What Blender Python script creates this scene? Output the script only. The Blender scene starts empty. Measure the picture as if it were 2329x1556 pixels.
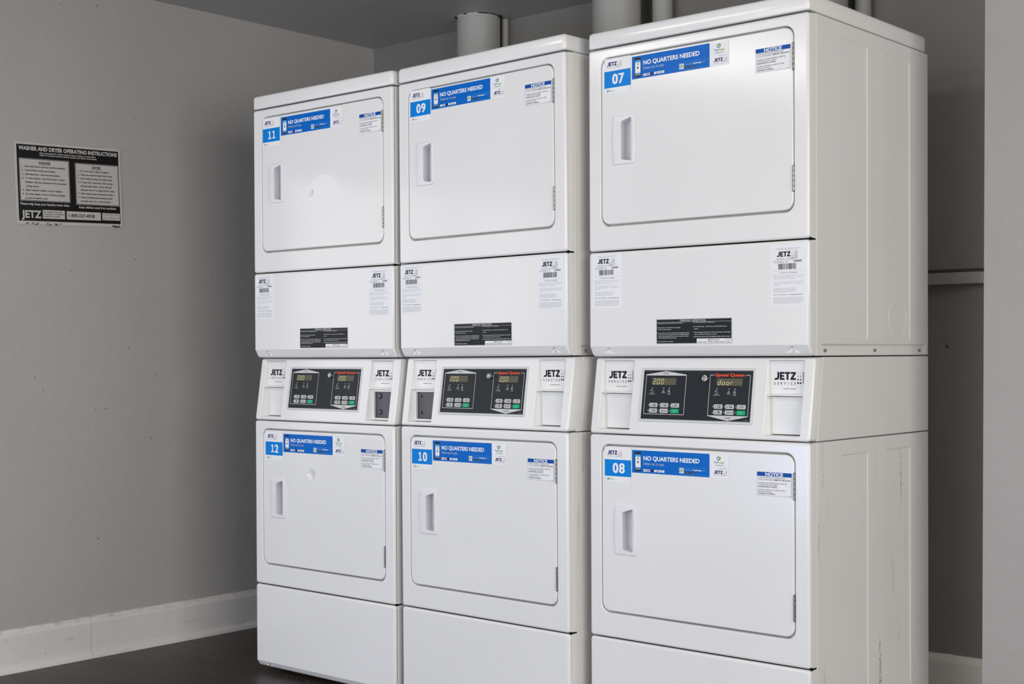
import bpy, bmesh, math, random
from mathutils import Vector, Matrix

random.seed(7)
C = bpy.context.scene.collection
ZF = 0.072            # all heights below are surveyed from a datum 72 mm under the finished floor

# ------------------------------------------------------------------ camera
cam_d = bpy.data.cameras.new('camera'); cam = bpy.data.objects.new('camera', cam_d); C.objects.link(cam)
yaw, pit, rol = -0.717371, -0.0104725, -0.0046652
fw = Vector((math.sin(yaw)*math.cos(pit), math.cos(yaw)*math.cos(pit), math.sin(pit)))
rt = Vector((math.cos(yaw), -math.sin(yaw), 0)); up = rt.cross(fw)
r2 = rt*math.cos(rol)+up*math.sin(rol); u2 = -rt*math.sin(rol)+up*math.cos(rol)
M = Matrix((r2, u2, -fw)).transposed().to_4x4()
M.translation = Vector((3.80023, -3.01154, 1.16001-ZF))
cam.matrix_world = M
cam_d.sensor_width = 36; cam_d.lens = 48.799; cam_d.shift_y = 59.906/2329
cam_d.clip_start = 0.05; cam_d.clip_end = 60
bpy.context.scene.camera = cam

# ------------------------------------------------------------------ light
sc = bpy.context.scene
sc.view_settings.view_transform = 'Standard'; sc.view_settings.look = 'None'
sc.view_settings.gamma = 1; sc.view_settings.use_curve_mapping = False
sc.view_settings.exposure = 0.04
w = bpy.data.worlds.new('world'); sc.world = w; w.use_nodes = True
wn = w.node_tree.nodes['Background']; wn.inputs[0].default_value = (0.97, 0.97, 1.0, 1); wn.inputs[1].default_value = 0.21

def area(name, loc, target, sx, sy, power, col, spread=180):
    d = bpy.data.lights.new(name, 'AREA'); d.shape = 'RECTANGLE'; d.size = sx; d.size_y = sy
    d.energy = power; d.color = col; d.spread = math.radians(spread)
    o = bpy.data.objects.new(name, d); C.objects.link(o)
    v = Vector(target)-Vector(loc)
    o.rotation_euler = v.to_track_quat('-Z', 'Y').to_euler(); o.location = loc
    return o
# shop-front glazing behind the camera, the side window in the left wall, one ceiling lamp, plus added low and right fill lights
area('front_glazing_daylight', (1.3, -5.2, 1.55), (1.3, 0, 1.30), 4.8, 1.4, 72, (1.0, 0.955, 0.86))
area('low_cool_fill', (0.8, -4.6, 0.45), (0.9, 0, 0.50), 3.6, 0.6, 58, (0.50, 0.65, 1.0))  # unseen cool light added low to tint the lower fronts blue
area('right_side_fill', (6.3, -2.5, 1.60), (1.0, -0.1, 1.20), 3.0, 1.7, 142, (1.0, 0.962, 0.920))  # unseen light added to brighten the dryer side, partition and left wall
area('left_window_daylight', (-0.86, -1.50, 1.29), (1.0, -1.50, 1.29), 1.70, 1.20, 12, (1.0, 0.99, 0.96))
lamp = area('ceiling_lamp_light', (0.52, -2.10, 2.37), (0, 0, 0), 1.25, 0.13, 8, (1.0, 0.98, 0.94))
ax = Vector((0.545, -0.84, 0)).normalized(); nn = Vector((0.84*0.6, 0.545*0.6, -0.80)).normalized()
lm = Matrix((ax, (-nn).cross(ax), -nn)).transposed().to_4x4(); lm.translation = (0.52, -2.10, 2.37); lamp.matrix_world = lm

# ------------------------------------------------------------------ materials
def new_mat(name):
    m = bpy.data.materials.new(name); m.use_nodes = True
    nt = m.node_tree; b = nt.nodes['Principled BSDF']
    return m, nt, b
def N(nt, t, **kw):
    n = nt.nodes.new(t)
    for k, v in kw.items():
        if k in n.inputs: n.inputs[k].default_value = v
        else: setattr(n, k, v)
    return n
def ramp(nt, fac, stops):
    r = nt.nodes.new('ShaderNodeValToRGB'); nt.links.new(fac, r.inputs[0])
    e = r.color_ramp.elements
    e[0].position, e[0].color = stops[0]; e[1].position, e[1].color = stops[-1]
    for p, c in stops[1:-1]:
        x = e.new(p); x.color = c
    return r.outputs[0]
def g(v): return (v, v, v, 1)
def mixc(nt, fac, a, b):
    m = nt.nodes.new('ShaderNodeMix'); m.data_type = 'RGBA'
    for s, val in ((0, fac), (6, a), (7, b)):
        if hasattr(val, 'is_linked') or hasattr(val, 'links'): nt.links.new(val, m.inputs[s])
        else: m.inputs[s].default_value = val
    return m.outputs[2]
def coords(nt, scale=(1, 1, 1), loc=(0, 0, 0)):
    tc = nt.nodes.new('ShaderNodeTexCoord'); mp = nt.nodes.new('ShaderNodeMapping')
    mp.inputs['Scale'].default_value = scale; mp.inputs['Location'].default_value = loc
    nt.links.new(tc.outputs['Object'], mp.inputs[0]); return mp.outputs[0]
def noise(nt, vec, scale, detail=3, rough=0.5):
    n = nt.nodes.new('ShaderNodeTexNoise'); n.inputs['Scale'].default_value = scale
    n.inputs['Detail'].default_value = detail; n.inputs['Roughness'].default_value = rough
    nt.links.new(vec, n.inputs['Vector']); return n.outputs['Fac']
def bump(nt, b, h, strength, dist):
    bp = nt.nodes.new('ShaderNodeBump'); bp.inputs['Strength'].default_value = strength
    bp.inputs['Distance'].default_value = dist
    nt.links.new(h, bp.inputs['Height']); nt.links.new(bp.outputs[0], b.inputs['Normal']); return bp

def enamel(name, col, rough=0.22, specks=0.0, scratches=False, dents=()):
    """glossy stove enamel: orange peel, a few specks, optional scuffs and dents"""
    m, nt, b = new_mat(name)
    v = coords(nt); base = (*col, 1)
    f = noise(nt, v, 3.0, 3)
    c = mixc(nt, ramp(nt, f, [(0.3, g(0)), (0.7, g(1))]), (col[0]*0.97, col[1]*0.97, col[2]*0.965, 1), base)
    if specks:
        s = ramp(nt, noise(nt, v, 85, 2, 0.6), [(0.74, g(0)), (0.77, g(1))])
        s2 = ramp(nt, noise(nt, v, 6, 2), [(0.56, g(0)), (0.66, g(specks))])
        mul = N(nt, 'ShaderNodeMath', operation='MULTIPLY'); nt.links.new(s, mul.inputs[0]); nt.links.new(s2, mul.inputs[1])
        c = mixc(nt, mul.outputs[0], c, (0.30, 0.28, 0.26, 1))
    if scratches:
        vs = coords(nt, (60, 60, 3.0)); a = ramp(nt, noise(nt, vs, 1.0, 4, 0.62), [(0.585, g(0)), (0.625, g(1))])
        vr = coords(nt, (7, 7, 1.1)); r = ramp(nt, noise(nt, vr, 1.0, 2), [(0.44, g(0)), (0.56, g(1))])
        d = ramp(nt, noise(nt, v, 190, 3, 0.7), [(0.47, g(0)), (0.56, g(1))])
        m1 = N(nt, 'ShaderNodeMath', operation='MULTIPLY'); nt.links.new(a, m1.inputs[0]); nt.links.new(r, m1.inputs[1])
        m2 = N(nt, 'ShaderNodeMath', operation='MULTIPLY'); nt.links.new(m1.outputs[0], m2.inputs[0]); nt.links.new(d, m2.inputs[1])
        sx = N(nt, 'ShaderNodeSeparateXYZ'); nt.links.new(coords(nt), sx.inputs[0])
        zr = ramp(nt, sx.outputs[2], [(0.15, g(0.8)), (0.62, g(0.75)), (0.80, g(0.35)), (0.95, g(0.0))])
        m3 = N(nt, 'ShaderNodeMath', operation='MULTIPLY'); nt.links.new(m2.outputs[0], m3.inputs[0]); nt.links.new(zr, m3.inputs[1])
        c = mixc(nt, m3.outputs[0], c, (0.12, 0.11, 0.105, 1))
    nt.links.new(c, b.inputs['Base Color'])
    b.inputs['Roughness'].default_value = rough
    b.inputs['IOR'].default_value = 1.5
    h = noise(nt, v, 210, 2, 0.5)
    h2 = noise(nt, v, 2.2, 2, 0.5)
    ad = N(nt, 'ShaderNodeMath', operation='MULTIPLY_ADD'); nt.links.new(h2, ad.inputs[0]); ad.inputs[1].default_value = 9.0; nt.links.new(h, ad.inputs[2])
    last = ad.outputs[0]
    for (dx, dz, rr, dep) in dents:
        vm = N(nt, 'ShaderNodeVectorMath', operation='DISTANCE'); nt.links.new(coords(nt), vm.inputs[0]); vm.inputs[1].default_value = (dx, 0, dz-ZF)
        rp = ramp(nt, vm.outputs['Value'], [(0.0, g(-dep if False else 0)), (rr*0.5, g(0.35)), (rr, g(1))])
        a2 = N(nt, 'ShaderNodeMath', operation='MULTIPLY_ADD'); nt.links.new(rp, a2.inputs[0]); a2.inputs[1].default_value = dep; nt.links.new(last, a2.inputs[2])
        last = a2.outputs[0]
    bump(nt, b, last, 1.0, 0.00010)
    return m

def plain(name, col, rough=0.5, metal=0.0, emit=0.0, spec=0.5):
    m, nt, b = new_mat(name)
    b.inputs['Roughness'].default_value = rough; b.inputs['Metallic'].default_value = metal
    b.inputs['Specular IOR Level'].default_value = spec
    v = coords(nt); f = noise(nt, v, 40, 2)
    c = mixc(nt, f, (col[0]*0.96, col[1]*0.96, col[2]*0.96, 1), (min(1, col[0]*1.03), min(1, col[1]*1.03), min(1, col[2]*1.03), 1))
    nt.links.new(c, b.inputs['Base Color'])
    if emit:
        b.inputs['Emission Color'].default_value = (*col, 1); b.inputs['Emission Strength'].default_value = emit
    return m

def wall_paint(name, col, stain=0.5, rough=0.42, dirt=True):
    m, nt, b = new_mat(name)
    v = coords(nt)
    big = ramp(nt, noise(nt, v, 1.3, 4, 0.55), [(0.3, g(0)), (0.72, g(1))])
    c = mixc(nt, big, (col[0]*0.95, col[1]*0.945, col[2]*0.94, 1), (col[0]*1.03, col[1]*1.03, col[2]*1.03, 1))
    if dirt:
        s = ramp(nt, noise(nt, v, 34, 2, 0.55), [(0.735, g(0)), (0.765, g(1))])
        m0 = ramp(nt, noise(nt, v, 2.4, 2), [(0.46, g(0)), (0.60, g(1))])
        mul = N(nt, 'ShaderNodeMath', operation='MULTIPLY'); nt.links.new(s, mul.inputs[0]); nt.links.new(m0, mul.inputs[1])
        mu2 = N(nt, 'ShaderNodeMath', operation='MULTIPLY'); nt.links.new(mul.outputs[0], mu2.inputs[0]); mu2.inputs[1].default_value = stain
        c = mixc(nt, mu2.outputs[0], c, (col[0]*0.22, col[1]*0.2, col[2]*0.18, 1))
        vs = coords(nt, (1.2, 1.2, 16)); ss = ramp(nt, noise(nt, vs, 1.6, 4, 0.7), [(0.70, g(0)), (0.78, g(0.20*stain))])
        c = mixc(nt, ss, c, (col[0]*0.5, col[1]*0.48, col[2]*0.46, 1))
    nt.links.new(c, b.inputs['Base Color']); b.inputs['Roughness'].default_value = rough
    h = noise(nt, v, 260, 3, 0.6); h2 = noise(nt, v, 9, 4, 0.6)
    ad = N(nt, 'ShaderNodeMath', operation='MULTIPLY_ADD'); nt.links.new(h2, ad.inputs[0]); ad.inputs[1].default_value = 2.5; nt.links.new(h, ad.inputs[2])
    bump(nt, b, ad.outputs[0], 1.0, 0.0008)
    return m

WHITE = (0.80, 0.795, 0.783)
mat_enamel = enamel('white_enamel', WHITE, 0.16, specks=0.30)
mat_enamel_side = enamel('white_enamel_side', (0.77, 0.755, 0.742), 0.34, specks=0.35, scratches=True)
mat_door12 = enamel('white_enamel_dented', WHITE, 0.14, specks=0.3, dents=((0.291, 0.765, 0.020, 60), (0.10, 0.70, 0.09, 25), (0.33, 0.84, 0.10, 30)))
mat_door11 = enamel('white_enamel_wavy', WHITE, 0.14, specks=0.15, dents=((0.298, 1.695, 0.013, 30), (0.36, 1.66, 0.09, 22)))
mat_plastic = plain('white_plastic', (0.79, 0.775, 0.805), 0.34)
mat_bezel = plain('grey_white_plastic', (0.62, 0.62, 0.62), 0.35)
mat_steel = plain('steel', (0.55, 0.54, 0.52), 0.28, 1.0)
mat_hinge = plain('tarnished_hinge_steel', (0.26, 0.245, 0.225), 0.32, 1.0)
mat_hole = plain('black_hole', (0.012, 0.012, 0.012), 0.8)
mat_rubber = plain('black_rubber', (0.02, 0.02, 0.02), 0.7)
mat_coinbox = plain('grey_coin_box_steel', (0.10, 0.105, 0.115), 0.45, 0.2)
mat_bolt = plain('dark_bolt', (0.12, 0.12, 0.12), 0.3, 0.8)
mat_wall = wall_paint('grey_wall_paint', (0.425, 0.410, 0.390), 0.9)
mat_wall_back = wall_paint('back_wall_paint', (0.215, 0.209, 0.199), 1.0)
mat_ceil = wall_paint('ceiling_paint', (0.42, 0.41, 0.395), 0.35)
mat_pillar = wall_paint('partition_paint', (0.36, 0.335, 0.315), 0.9)
mat_duct = wall_paint('duct_paint', (0.40, 0.40, 0.385), 0.4, dirt=True)
mat_ledge = wall_paint('ledge_paint', (0.34, 0.33, 0.315), 0.9)
mat_shade_strip = plain('painted_shade_dark', (0.055, 0.05, 0.045), 0.8)  # near-black colour for the painted shadow line over the ledge

INK = {}
def ink(name, col=None, rough=0.33, emit=0.0):
    if name not in INK:
        INK[name] = plain('ink_'+name, col, rough, 0.0, emit, 0.13)
    return INK[name]
for n_, c_ in dict(white=(0.84, 0.84, 0.85), paper=(0.80, 0.80, 0.80), label=(0.83, 0.83, 0.85), blue=(0.0, 0.130, 0.53), cyan=(0.0, 0.215, 0.68),
                   notice=(0.004, 0.075, 0.36), navy=(0.02, 0.015, 0.12), black=(0.015, 0.015, 0.017), dark=(0.022, 0.024, 0.028),
                   grey=(0.20, 0.20, 0.21), midgrey=(0.27, 0.27, 0.28), lightgrey=(0.60, 0.60, 0.58), silver=(0.55, 0.55, 0.54), green=(0.0, 0.42, 0.16),
                   lime=(0.24, 0.44, 0.03), payblue=(0.02, 0.17, 0.42), orange=(0.78, 0.085, 0.03), red=(0.45, 0.03, 0.02), rust=(0.55, 0.14, 0.05),
                   skyblue=(0.08, 0.36, 0.72), paleblue=(0.30, 0.52, 0.80), plate=(0.014, 0.017, 0.021), overlay=(0.020, 0.024, 0.030),
                   cream=(0.50, 0.52, 0.50), smallprint=(0.42, 0.42, 0.43), signblack=(0.012, 0.011, 0.011), signwhite=(0.52, 0.50, 0.47), signgrey=(0.30, 0.29, 0.27), lcd=(0.105, 0.098, 0.065), lcdoff=(0.16, 0.155, 0.115)).items():
    ink(n_, c_)
ink('lit', (0.60, 0.57, 0.27), 0.5, 0.50)

def floor_mat():
    m, nt, b = new_mat('dark_vinyl_planks')
    tc = nt.nodes.new('ShaderNodeTexCoord'); mp = nt.nodes.new('ShaderNodeMapping')
    nt.links.new(tc.outputs['Object'], mp.inputs[0]); mp.inputs['Location'].default_value = (0.27+1.2, 0.148*40, 0)
    br = nt.nodes.new('ShaderNodeTexBrick'); nt.links.new(mp.outputs[0], br.inputs['Vector'])
    br.inputs['Scale'].default_value = 1.0; br.inputs['Brick Width'].default_value = 1.22; br.inputs['Row Height'].default_value = 0.148
    br.inputs['Mortar Size'].default_value = 0.0022; br.inputs['Mortar Smooth'].default_value = 0.1
    br.offset = 0.23; br.offset_frequency = 2
    br.inputs['Color1'].default_value = g(0.25); br.inputs['Color2'].default_value = g(0.85); br.inputs['Mortar'].default_value = g(0.0)
    v = coords(nt, (2.0, 26, 1)); gr = noise(nt, v, 1.6, 5, 0.6)
    v2 = coords(nt, (1.2, 3.5, 1)); gb = noise(nt, v2, 1.5, 4, 0.65)
    a = mixc(nt, ramp(nt, gr, [(0.25, g(0)), (0.75, g(1))]), (0.016, 0.0125, 0.0105, 1), (0.074, 0.057, 0.046, 1))
    a2 = mixc(nt, ramp(nt, gb, [(0.35, g(0)), (0.7, g(0.7))]), a, (0.030, 0.028, 0.027, 1))
    mu = nt.nodes.new('ShaderNodeMix'); mu.data_type = 'RGBA'; mu.blend_type = 'MULTIPLY'; mu.inputs[0].default_value = 0.75
    nt.links.new(a2, mu.inputs[6]); nt.links.new(br.outputs['Color'], mu.inputs[7])
    sc_ = nt.nodes.new('ShaderNodeMix'); sc_.data_type = 'RGBA'; sc_.blend_type = 'MULTIPLY'; sc_.inputs[0].default_value = 1
    nt.links.new(mu.outputs[2], sc_.inputs[6]); sc_.inputs[7].default_value = (1.22, 1.06, 0.97, 1)
    # trodden dirt, pale
    dd = ramp(nt, noise(nt, coords(nt), 70, 3, 0.7), [(0.70, g(0)), (0.76, g(0.35))])
    c = mixc(nt, dd, sc_.outputs[2], (0.17, 0.15, 0.13, 1))
    nt.links.new(c, b.inputs['Base Color'])
    nt.links.new(ramp(nt, gr, [(0.2, g(0.34)), (0.8, g(0.50))]), b.inputs['Roughness'])
    hh = N(nt, 'ShaderNodeMath', operation='MULTIPLY_ADD'); nt.links.new(gr, hh.inputs[0]); hh.inputs[1].default_value = 0.35
    nt.links.new(br.outputs['Fac'], hh.inputs[2])
    inv = N(nt, 'ShaderNodeMath', operation='MULTIPLY'); nt.links.new(hh.outputs[0], inv.inputs[0]); inv.inputs[1].default_value = -1
    bump(nt, b, inv.outputs[0], 0.6, 0.0008)
    return m
mat_floor = floor_mat()

def trim_mat():
    """worn white baseboard with grime gathered along its moulded top edge"""
    m, nt, b = new_mat('worn_white_trim')
    v = coords(nt); col = (0.62, 0.59, 0.56)
    base = mixc(nt, ramp(nt, noise(nt, v, 2.2, 3), [(0.3, g(0)), (0.7, g(1))]), (0.66, 0.625, 0.59, 1), (0.76, 0.735, 0.70, 1))
    streak = ramp(nt, noise(nt, coords(nt, (8, 8, 55)), 1.0, 5, 0.7), [(0.60, g(0)), (0.72, g(0.5))])
    c = mixc(nt, streak, base, (0.40, 0.37, 0.34, 1))
    s = ramp(nt, noise(nt, v, 75, 2, 0.5), [(0.74, g(0)), (0.77, g(0.7))])
    c = mixc(nt, s, c, (0.14, 0.12, 0.10, 1))
    sx = N(nt, 'ShaderNodeSeparateXYZ'); nt.links.new(v, sx.inputs[0])
    zr = N(nt, 'ShaderNodeMapRange'); nt.links.new(sx.outputs[2], zr.inputs[0]); zr.inputs[1].default_value = 0.130; zr.inputs[2].default_value = 0.142
    gr = ramp(nt, noise(nt, coords(nt, (22, 22, 60)), 1.0, 5, 0.75), [(0.48, g(0)), (0.66, g(0.5))])
    ml = N(nt, 'ShaderNodeMath', operation='MULTIPLY'); nt.links.new(zr.outputs[0], ml.inputs[0]); nt.links.new(gr, ml.inputs[1])
    c = mixc(nt, ml.outputs[0], c, (0.24, 0.22, 0.20, 1))
    nt.links.new(c, b.inputs['Base Color']); b.inputs['Roughness'].default_value = 0.4
    bump(nt, b, noise(nt, v, 45, 5, 0.7), 0.8, 0.0012)
    return m
mat_trim = trim_mat()

# ------------------------------------------------------------------ mesh helpers
def link(name, me, parent=None, loc=None, rotz=0.0):
    o = bpy.data.objects.new(name, me); C.objects.link(o)
    if parent is not None: o.parent = parent
    if loc is not None: o.location = loc
    o.rotation_euler.z = rotz
    return o
def finish(name, bm, mats, smooth=30):
    bmesh.ops.recalc_face_normals(bm, faces=bm.faces[:])
    me = bpy.data.meshes.new(name); bm.to_mesh(me); bm.free()
    for m in (mats if isinstance(mats, (list, tuple)) else [mats]): me.materials.append(m)
    if smooth:
        for p in me.polygons: p.use_smooth = True
        me.set_sharp_from_angle(angle=math.radians(smooth))
    return me
def tag(o, label=None, cat=None, group=None, kind=None):
    if label: o['label'] = label
    if cat: o['category'] = cat
    if group: o['group'] = group
    if kind: o['kind'] = kind
    return o

def rr(u0, u1, v0, v1, r, n=5):
    pts = []
    r = max(1e-5, min(r, (u1-u0)/2-1e-5, (v1-v0)/2-1e-5))
    for cx, cy, a0 in ((u1-r, v0+r, -90), (u1-r, v1-r, 0), (u0+r, v1-r, 90), (u0+r, v0+r, 180)):
        for i in range(n+1):
            a = math.radians(a0+90*i/n); pts.append((cx+r*math.cos(a), cy+r*math.sin(a)))
    return pts
def ring(bm, pts, w, mp):
    return [bm.verts.new(mp(u, v, w(u, v) if callable(w) else w)) for u, v in pts]
def bridge(bm, a, b, mat=0):
    n = len(a)
    for i in range(n):
        f = bm.faces.new((a[i], a[(i+1) % n], b[(i+1) % n], b[i])); f.material_index = mat
def loop_edges(bm, L):
    out = []
    for i in range(len(L)):
        e = bm.edges.get((L[i], L[(i+1) % len(L)])) or bm.edges.new((L[i], L[(i+1) % len(L)]))
        out.append(e)
    return out
def fill(bm, loops, mat=0):
    es = []
    for L in loops: es += loop_edges(bm, L)
    r = bmesh.ops.triangle_fill(bm, use_beauty=True, use_dissolve=False, edges=es)
    for f in r['geom']:
        if isinstance(f, bmesh.types.BMFace): f.material_index = mat
def front_map(u, v, w): return (u, w, v-ZF)

def offset(pts, d):
    """move a CCW outline outward by d"""
    n = len(pts); out = []
    for i in range(n):
        p0, p1, p2 = Vector(pts[i-1]), Vector(pts[i]), Vector(pts[(i+1) % n])
        a, b = p1-p0, p2-p1
        if a.length < 1e-9: a = b
        if b.length < 1e-9: b = a
        a.normalize(); b.normalize()
        na, nb = Vector((a.y, -a.x)), Vector((b.y, -b.x)); m = (na+nb)
        m = m/max(m.length, 1e-6); k = 1/max(0.5, m.dot(na))
        out.append((p1.x+m.x*d*k, p1.y+m.y*d*k))
    return out
def slab(bm, u0, u1, v0, v1, thick, rc, re, holes=(), mp=front_map, n=5, back=True, dish=False, openhole=False):
    """stamped panel: flat face, rolled edge of radius re, corner radius rc; holes = list of ring lists [(pts, w), ...] the last one capped"""
    steps = 4
    sup = 0.0008
    f = rr(u0+re+sup, u1-re-sup, v0+re+sup, v1-re-sup, max(rc-re, 0.0006), n)
    rings = [ring(bm, f, 0.0, mp)]
    hl = []
    for h in holes:
        h = [(offset(h[0][0], 0.0008), h[0][1])]+list(h)
        if not callable(h[-1][1]): h.append((offset(h[-1][0], -0.0010), h[-1][1]))
        hr = [ring(bm, p, ww, mp) for p, ww in h]
        hl.append(hr[0])
        for a, b in zip(hr, hr[1:]): bridge(bm, a, b)
        if not openhole: fill(bm, [hr[-1]])
    fill(bm, [rings[0]]+hl)
    for i in range(steps+1):
        a = math.pi/2*i/steps
        ins = re*(1-math.sin(a)); w = re*(1-math.cos(a))
        rings.append(ring(bm, rr(u0+ins, u1-ins, v0+ins, v1-ins, max(rc-ins, 0.0006), n), w, mp))
    if dish:   # shallow pressed tray with a turned-in flange; only the two sides carry on back to the cabinet
        rings.append(ring(bm, rr(u0, u1, v0, v1, rc, n), 0.0105, mp))
        rings.append(ring(bm, rr(u0+0.0012, u1-0.0012, v0+0.0012, v1-0.0012, rc, n), 0.0105, mp))
        rings.append(ring(bm, rr(u0+0.0012, u1-0.0012, v0+0.0012, v1-0.0012, rc, n), re+0.0014, mp))
        back = False
        for a, b in ((u0, u0+0.0012), (u1-0.0012, u1)):
            q = [[bm.verts.new(mp(u, v, w)) for u, v, w in ((x, v0+rc*0.40, 0.0090), (x, v1-rc*0.40, 0.0090), (x, v1-rc*0.12, 0.0140), (x, v1-rc*0.02, thick), (x, v0+rc*0.02, thick), (x, v0+rc*0.12, 0.0140))] for x in (a, b)]
            bm.faces.new(q[0]); bm.faces.new(list(reversed(q[1]))); bridge(bm, q[0], q[1])
    else:
        rings.append(ring(bm, rr(u0, u1, v0, v1, rc, n), thick, mp))
    for a, b in zip(rings, rings[1:]): bridge(bm, a, b)
    if back: fill(bm, [rings[-1]])
    return rings

def box(bm, x0, x1, y0, y1, z0, z1, mat=0, dz=-ZF):
    vs = [bm.verts.new((x, y, z+dz)) for x in (x0, x1) for y in (y0, y1) for z in (z0, z1)]
    for q in ((0, 1, 3, 2), (4, 6, 7, 5), (0, 4, 5, 1), (2, 3, 7, 6), (0, 2, 6, 4), (1, 5, 7, 3)):
        f = bm.faces.new([vs[i] for i in q]); f.material_index = mat
    return vs
def cyl(bm, p0, p1, r0, r1=None, n=20, cap=True, mat=0, bev=0.0):
    r1 = r0 if r1 is None else r1
    p0, p1 = Vector(p0), Vector(p1); d = (p1-p0).normalized()
    a = d.orthogonal().normalized(); b = d.cross(a)
    prof = [(0, r0), (1, r1)]
    L = (p1-p0).length
    if bev: prof = [(0, r0), (1-bev/L, r1), (1-bev*0.3/L, r1-bev*0.3), (1, r1-bev)]
    rs = []
    for t, r in prof:
        c = p0+(p1-p0)*t
        rs.append([bm.verts.new(c+(a*math.cos(2*math.pi*i/n)+b*math.sin(2*math.pi*i/n))*r) for i in range(n)])
    for q, s in zip(rs, rs[1:]): bridge(bm, q, s, mat)
    if cap:
        f = bm.faces.new(rs[0]); f.material_index = mat
        f = bm.faces.new(list(reversed(rs[-1]))); f.material_index = mat

# ------------------------------------------------------------------ printing (stickers, overlays, the sign)
TXT = {}
def glyphs(s, bold, res=None):
    k = (s, bold, res)
    if k not in TXT:
        cu = bpy.data.curves.new('t', 'FONT'); cu.body = s; cu.resolution_u = res or (4 if len(s) < 16 else 2)
        cu.offset = bold
        o = bpy.data.objects.new('t', cu); C.objects.link(o)
        bpy.context.view_layer.update()
        me = bpy.data.meshes.new_from_object(o.evaluated_get(bpy.context.evaluated_depsgraph_get()))
        vs = [(v.co.x, v.co.y) for v in me.vertices]; fs = [tuple(p.vertices) for p in me.polygons]
        bpy.data.objects.remove(o); bpy.data.curves.remove(cu); bpy.data.meshes.remove(me)
        x0 = min([v[0] for v in vs] or [0]); x1 = max([v[0] for v in vs] or [1])
        TXT[k] = (vs, fs, x0, x1)
    return TXT[k]
CAP = 0.70
class Print:
    """flat artwork lying on the plane of its part; mp maps (x, z, height above surface)"""
    def __init__(s, mp=None, dt=0.00014):
        s.bm = bmesh.new(); s.mats = []; s.dt = dt
        s.mp = mp or (lambda x, z, h: (x, -h, z-ZF))
    def mi(s, m):
        m = INK[m] if isinstance(m, str) else m
        if m not in s.mats: s.mats.append(m)
        return s.mats.index(m)
    def poly(s, pts, m, lay=1):
        vs = [s.bm.verts.new(s.mp(x, z, lay*s.dt)) for x, z in pts]
        f = s.bm.faces.new(vs); f.material_index = s.mi(m)
    def sheet(s, pts, m, th=0.0003):
        i = s.mi(m); n = len(pts)
        a = [s.bm.verts.new(s.mp(x, z, 0)) for x, z in pts]; b = [s.bm.verts.new(s.mp(x, z, th)) for x, z in pts]
        for k in range(n):
            f = s.bm.faces.new((a[k], a[(k+1) % n], b[(k+1) % n], b[k])); f.material_index = i
        f = s.bm.faces.new(b); f.material_index = i
    def rect(s, x0, x1, z0, z1, m, lay=1, r=0):
        s.poly(rr(x0, x1, z0, z1, r, 3) if r else [(x0, z0), (x1, z0), (x1, z1), (x0, z1)], m, lay)
    def frame(s, x0, x1, z0, z1, t, m, lay=1):
        s.rect(x0, x1, z0, z0+t, m, lay); s.rect(x0, x1, z1-t, z1, m, lay)
        s.rect(x0, x0+t, z0+t, z1-t, m, lay); s.rect(x1-t, x1, z0+t, z1-t, m, lay)
    def dot(s, x, z, r, m, lay=1, n=12):
        s.poly([(x+r*math.cos(2*math.pi*i/n), z+r*math.sin(2*math.pi*i/n)) for i in range(n)], m, lay)
    def line(s, pts, t, m, lay=1):
        for (x0, z0), (x1, z1) in zip(pts, pts[1:]):
            L = math.hypot(x1-x0, z1-z0) or 1; nx, nz = -(z1-z0)/L*t/2, (x1-x0)/L*t/2
            s.poly([(x0-nx, z0-nz), (x1-nx, z1-nz), (x1+nx, z1+nz), (x0+nx, z0+nz)], m, lay)
    def text(s, t, x, z, h, m, w=None, al='l', lay=2, bold=0.0, sx=1.0, res=None):
        """baseline at z, cap height h; w = total width (else natural)"""
        vs, fs, a, b = glyphs(t, bold, res)
        ky = h/CAP; kx = (w/(b-a)) if w else ky*sx
        W = (b-a)*kx
        ox = x - (0 if al == 'l' else W/2 if al == 'c' else W)
        i = s.mi(m)
        nv = [s.bm.verts.new(s.mp(ox+(vx-a)*kx, z+vy*ky, lay*s.dt)) for vx, vy in vs]
        for f in fs:
            try:
                q = s.bm.faces.new([nv[k] for k in f]); q.material_index = i
            except ValueError: pass
    def done(s, name):
        s.bm.normal_update()
        me = bpy.data.meshes.new(name); s.bm.to_mesh(me); s.bm.free()
        for m in s.mats: me.materials.append(m)
        return me

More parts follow.
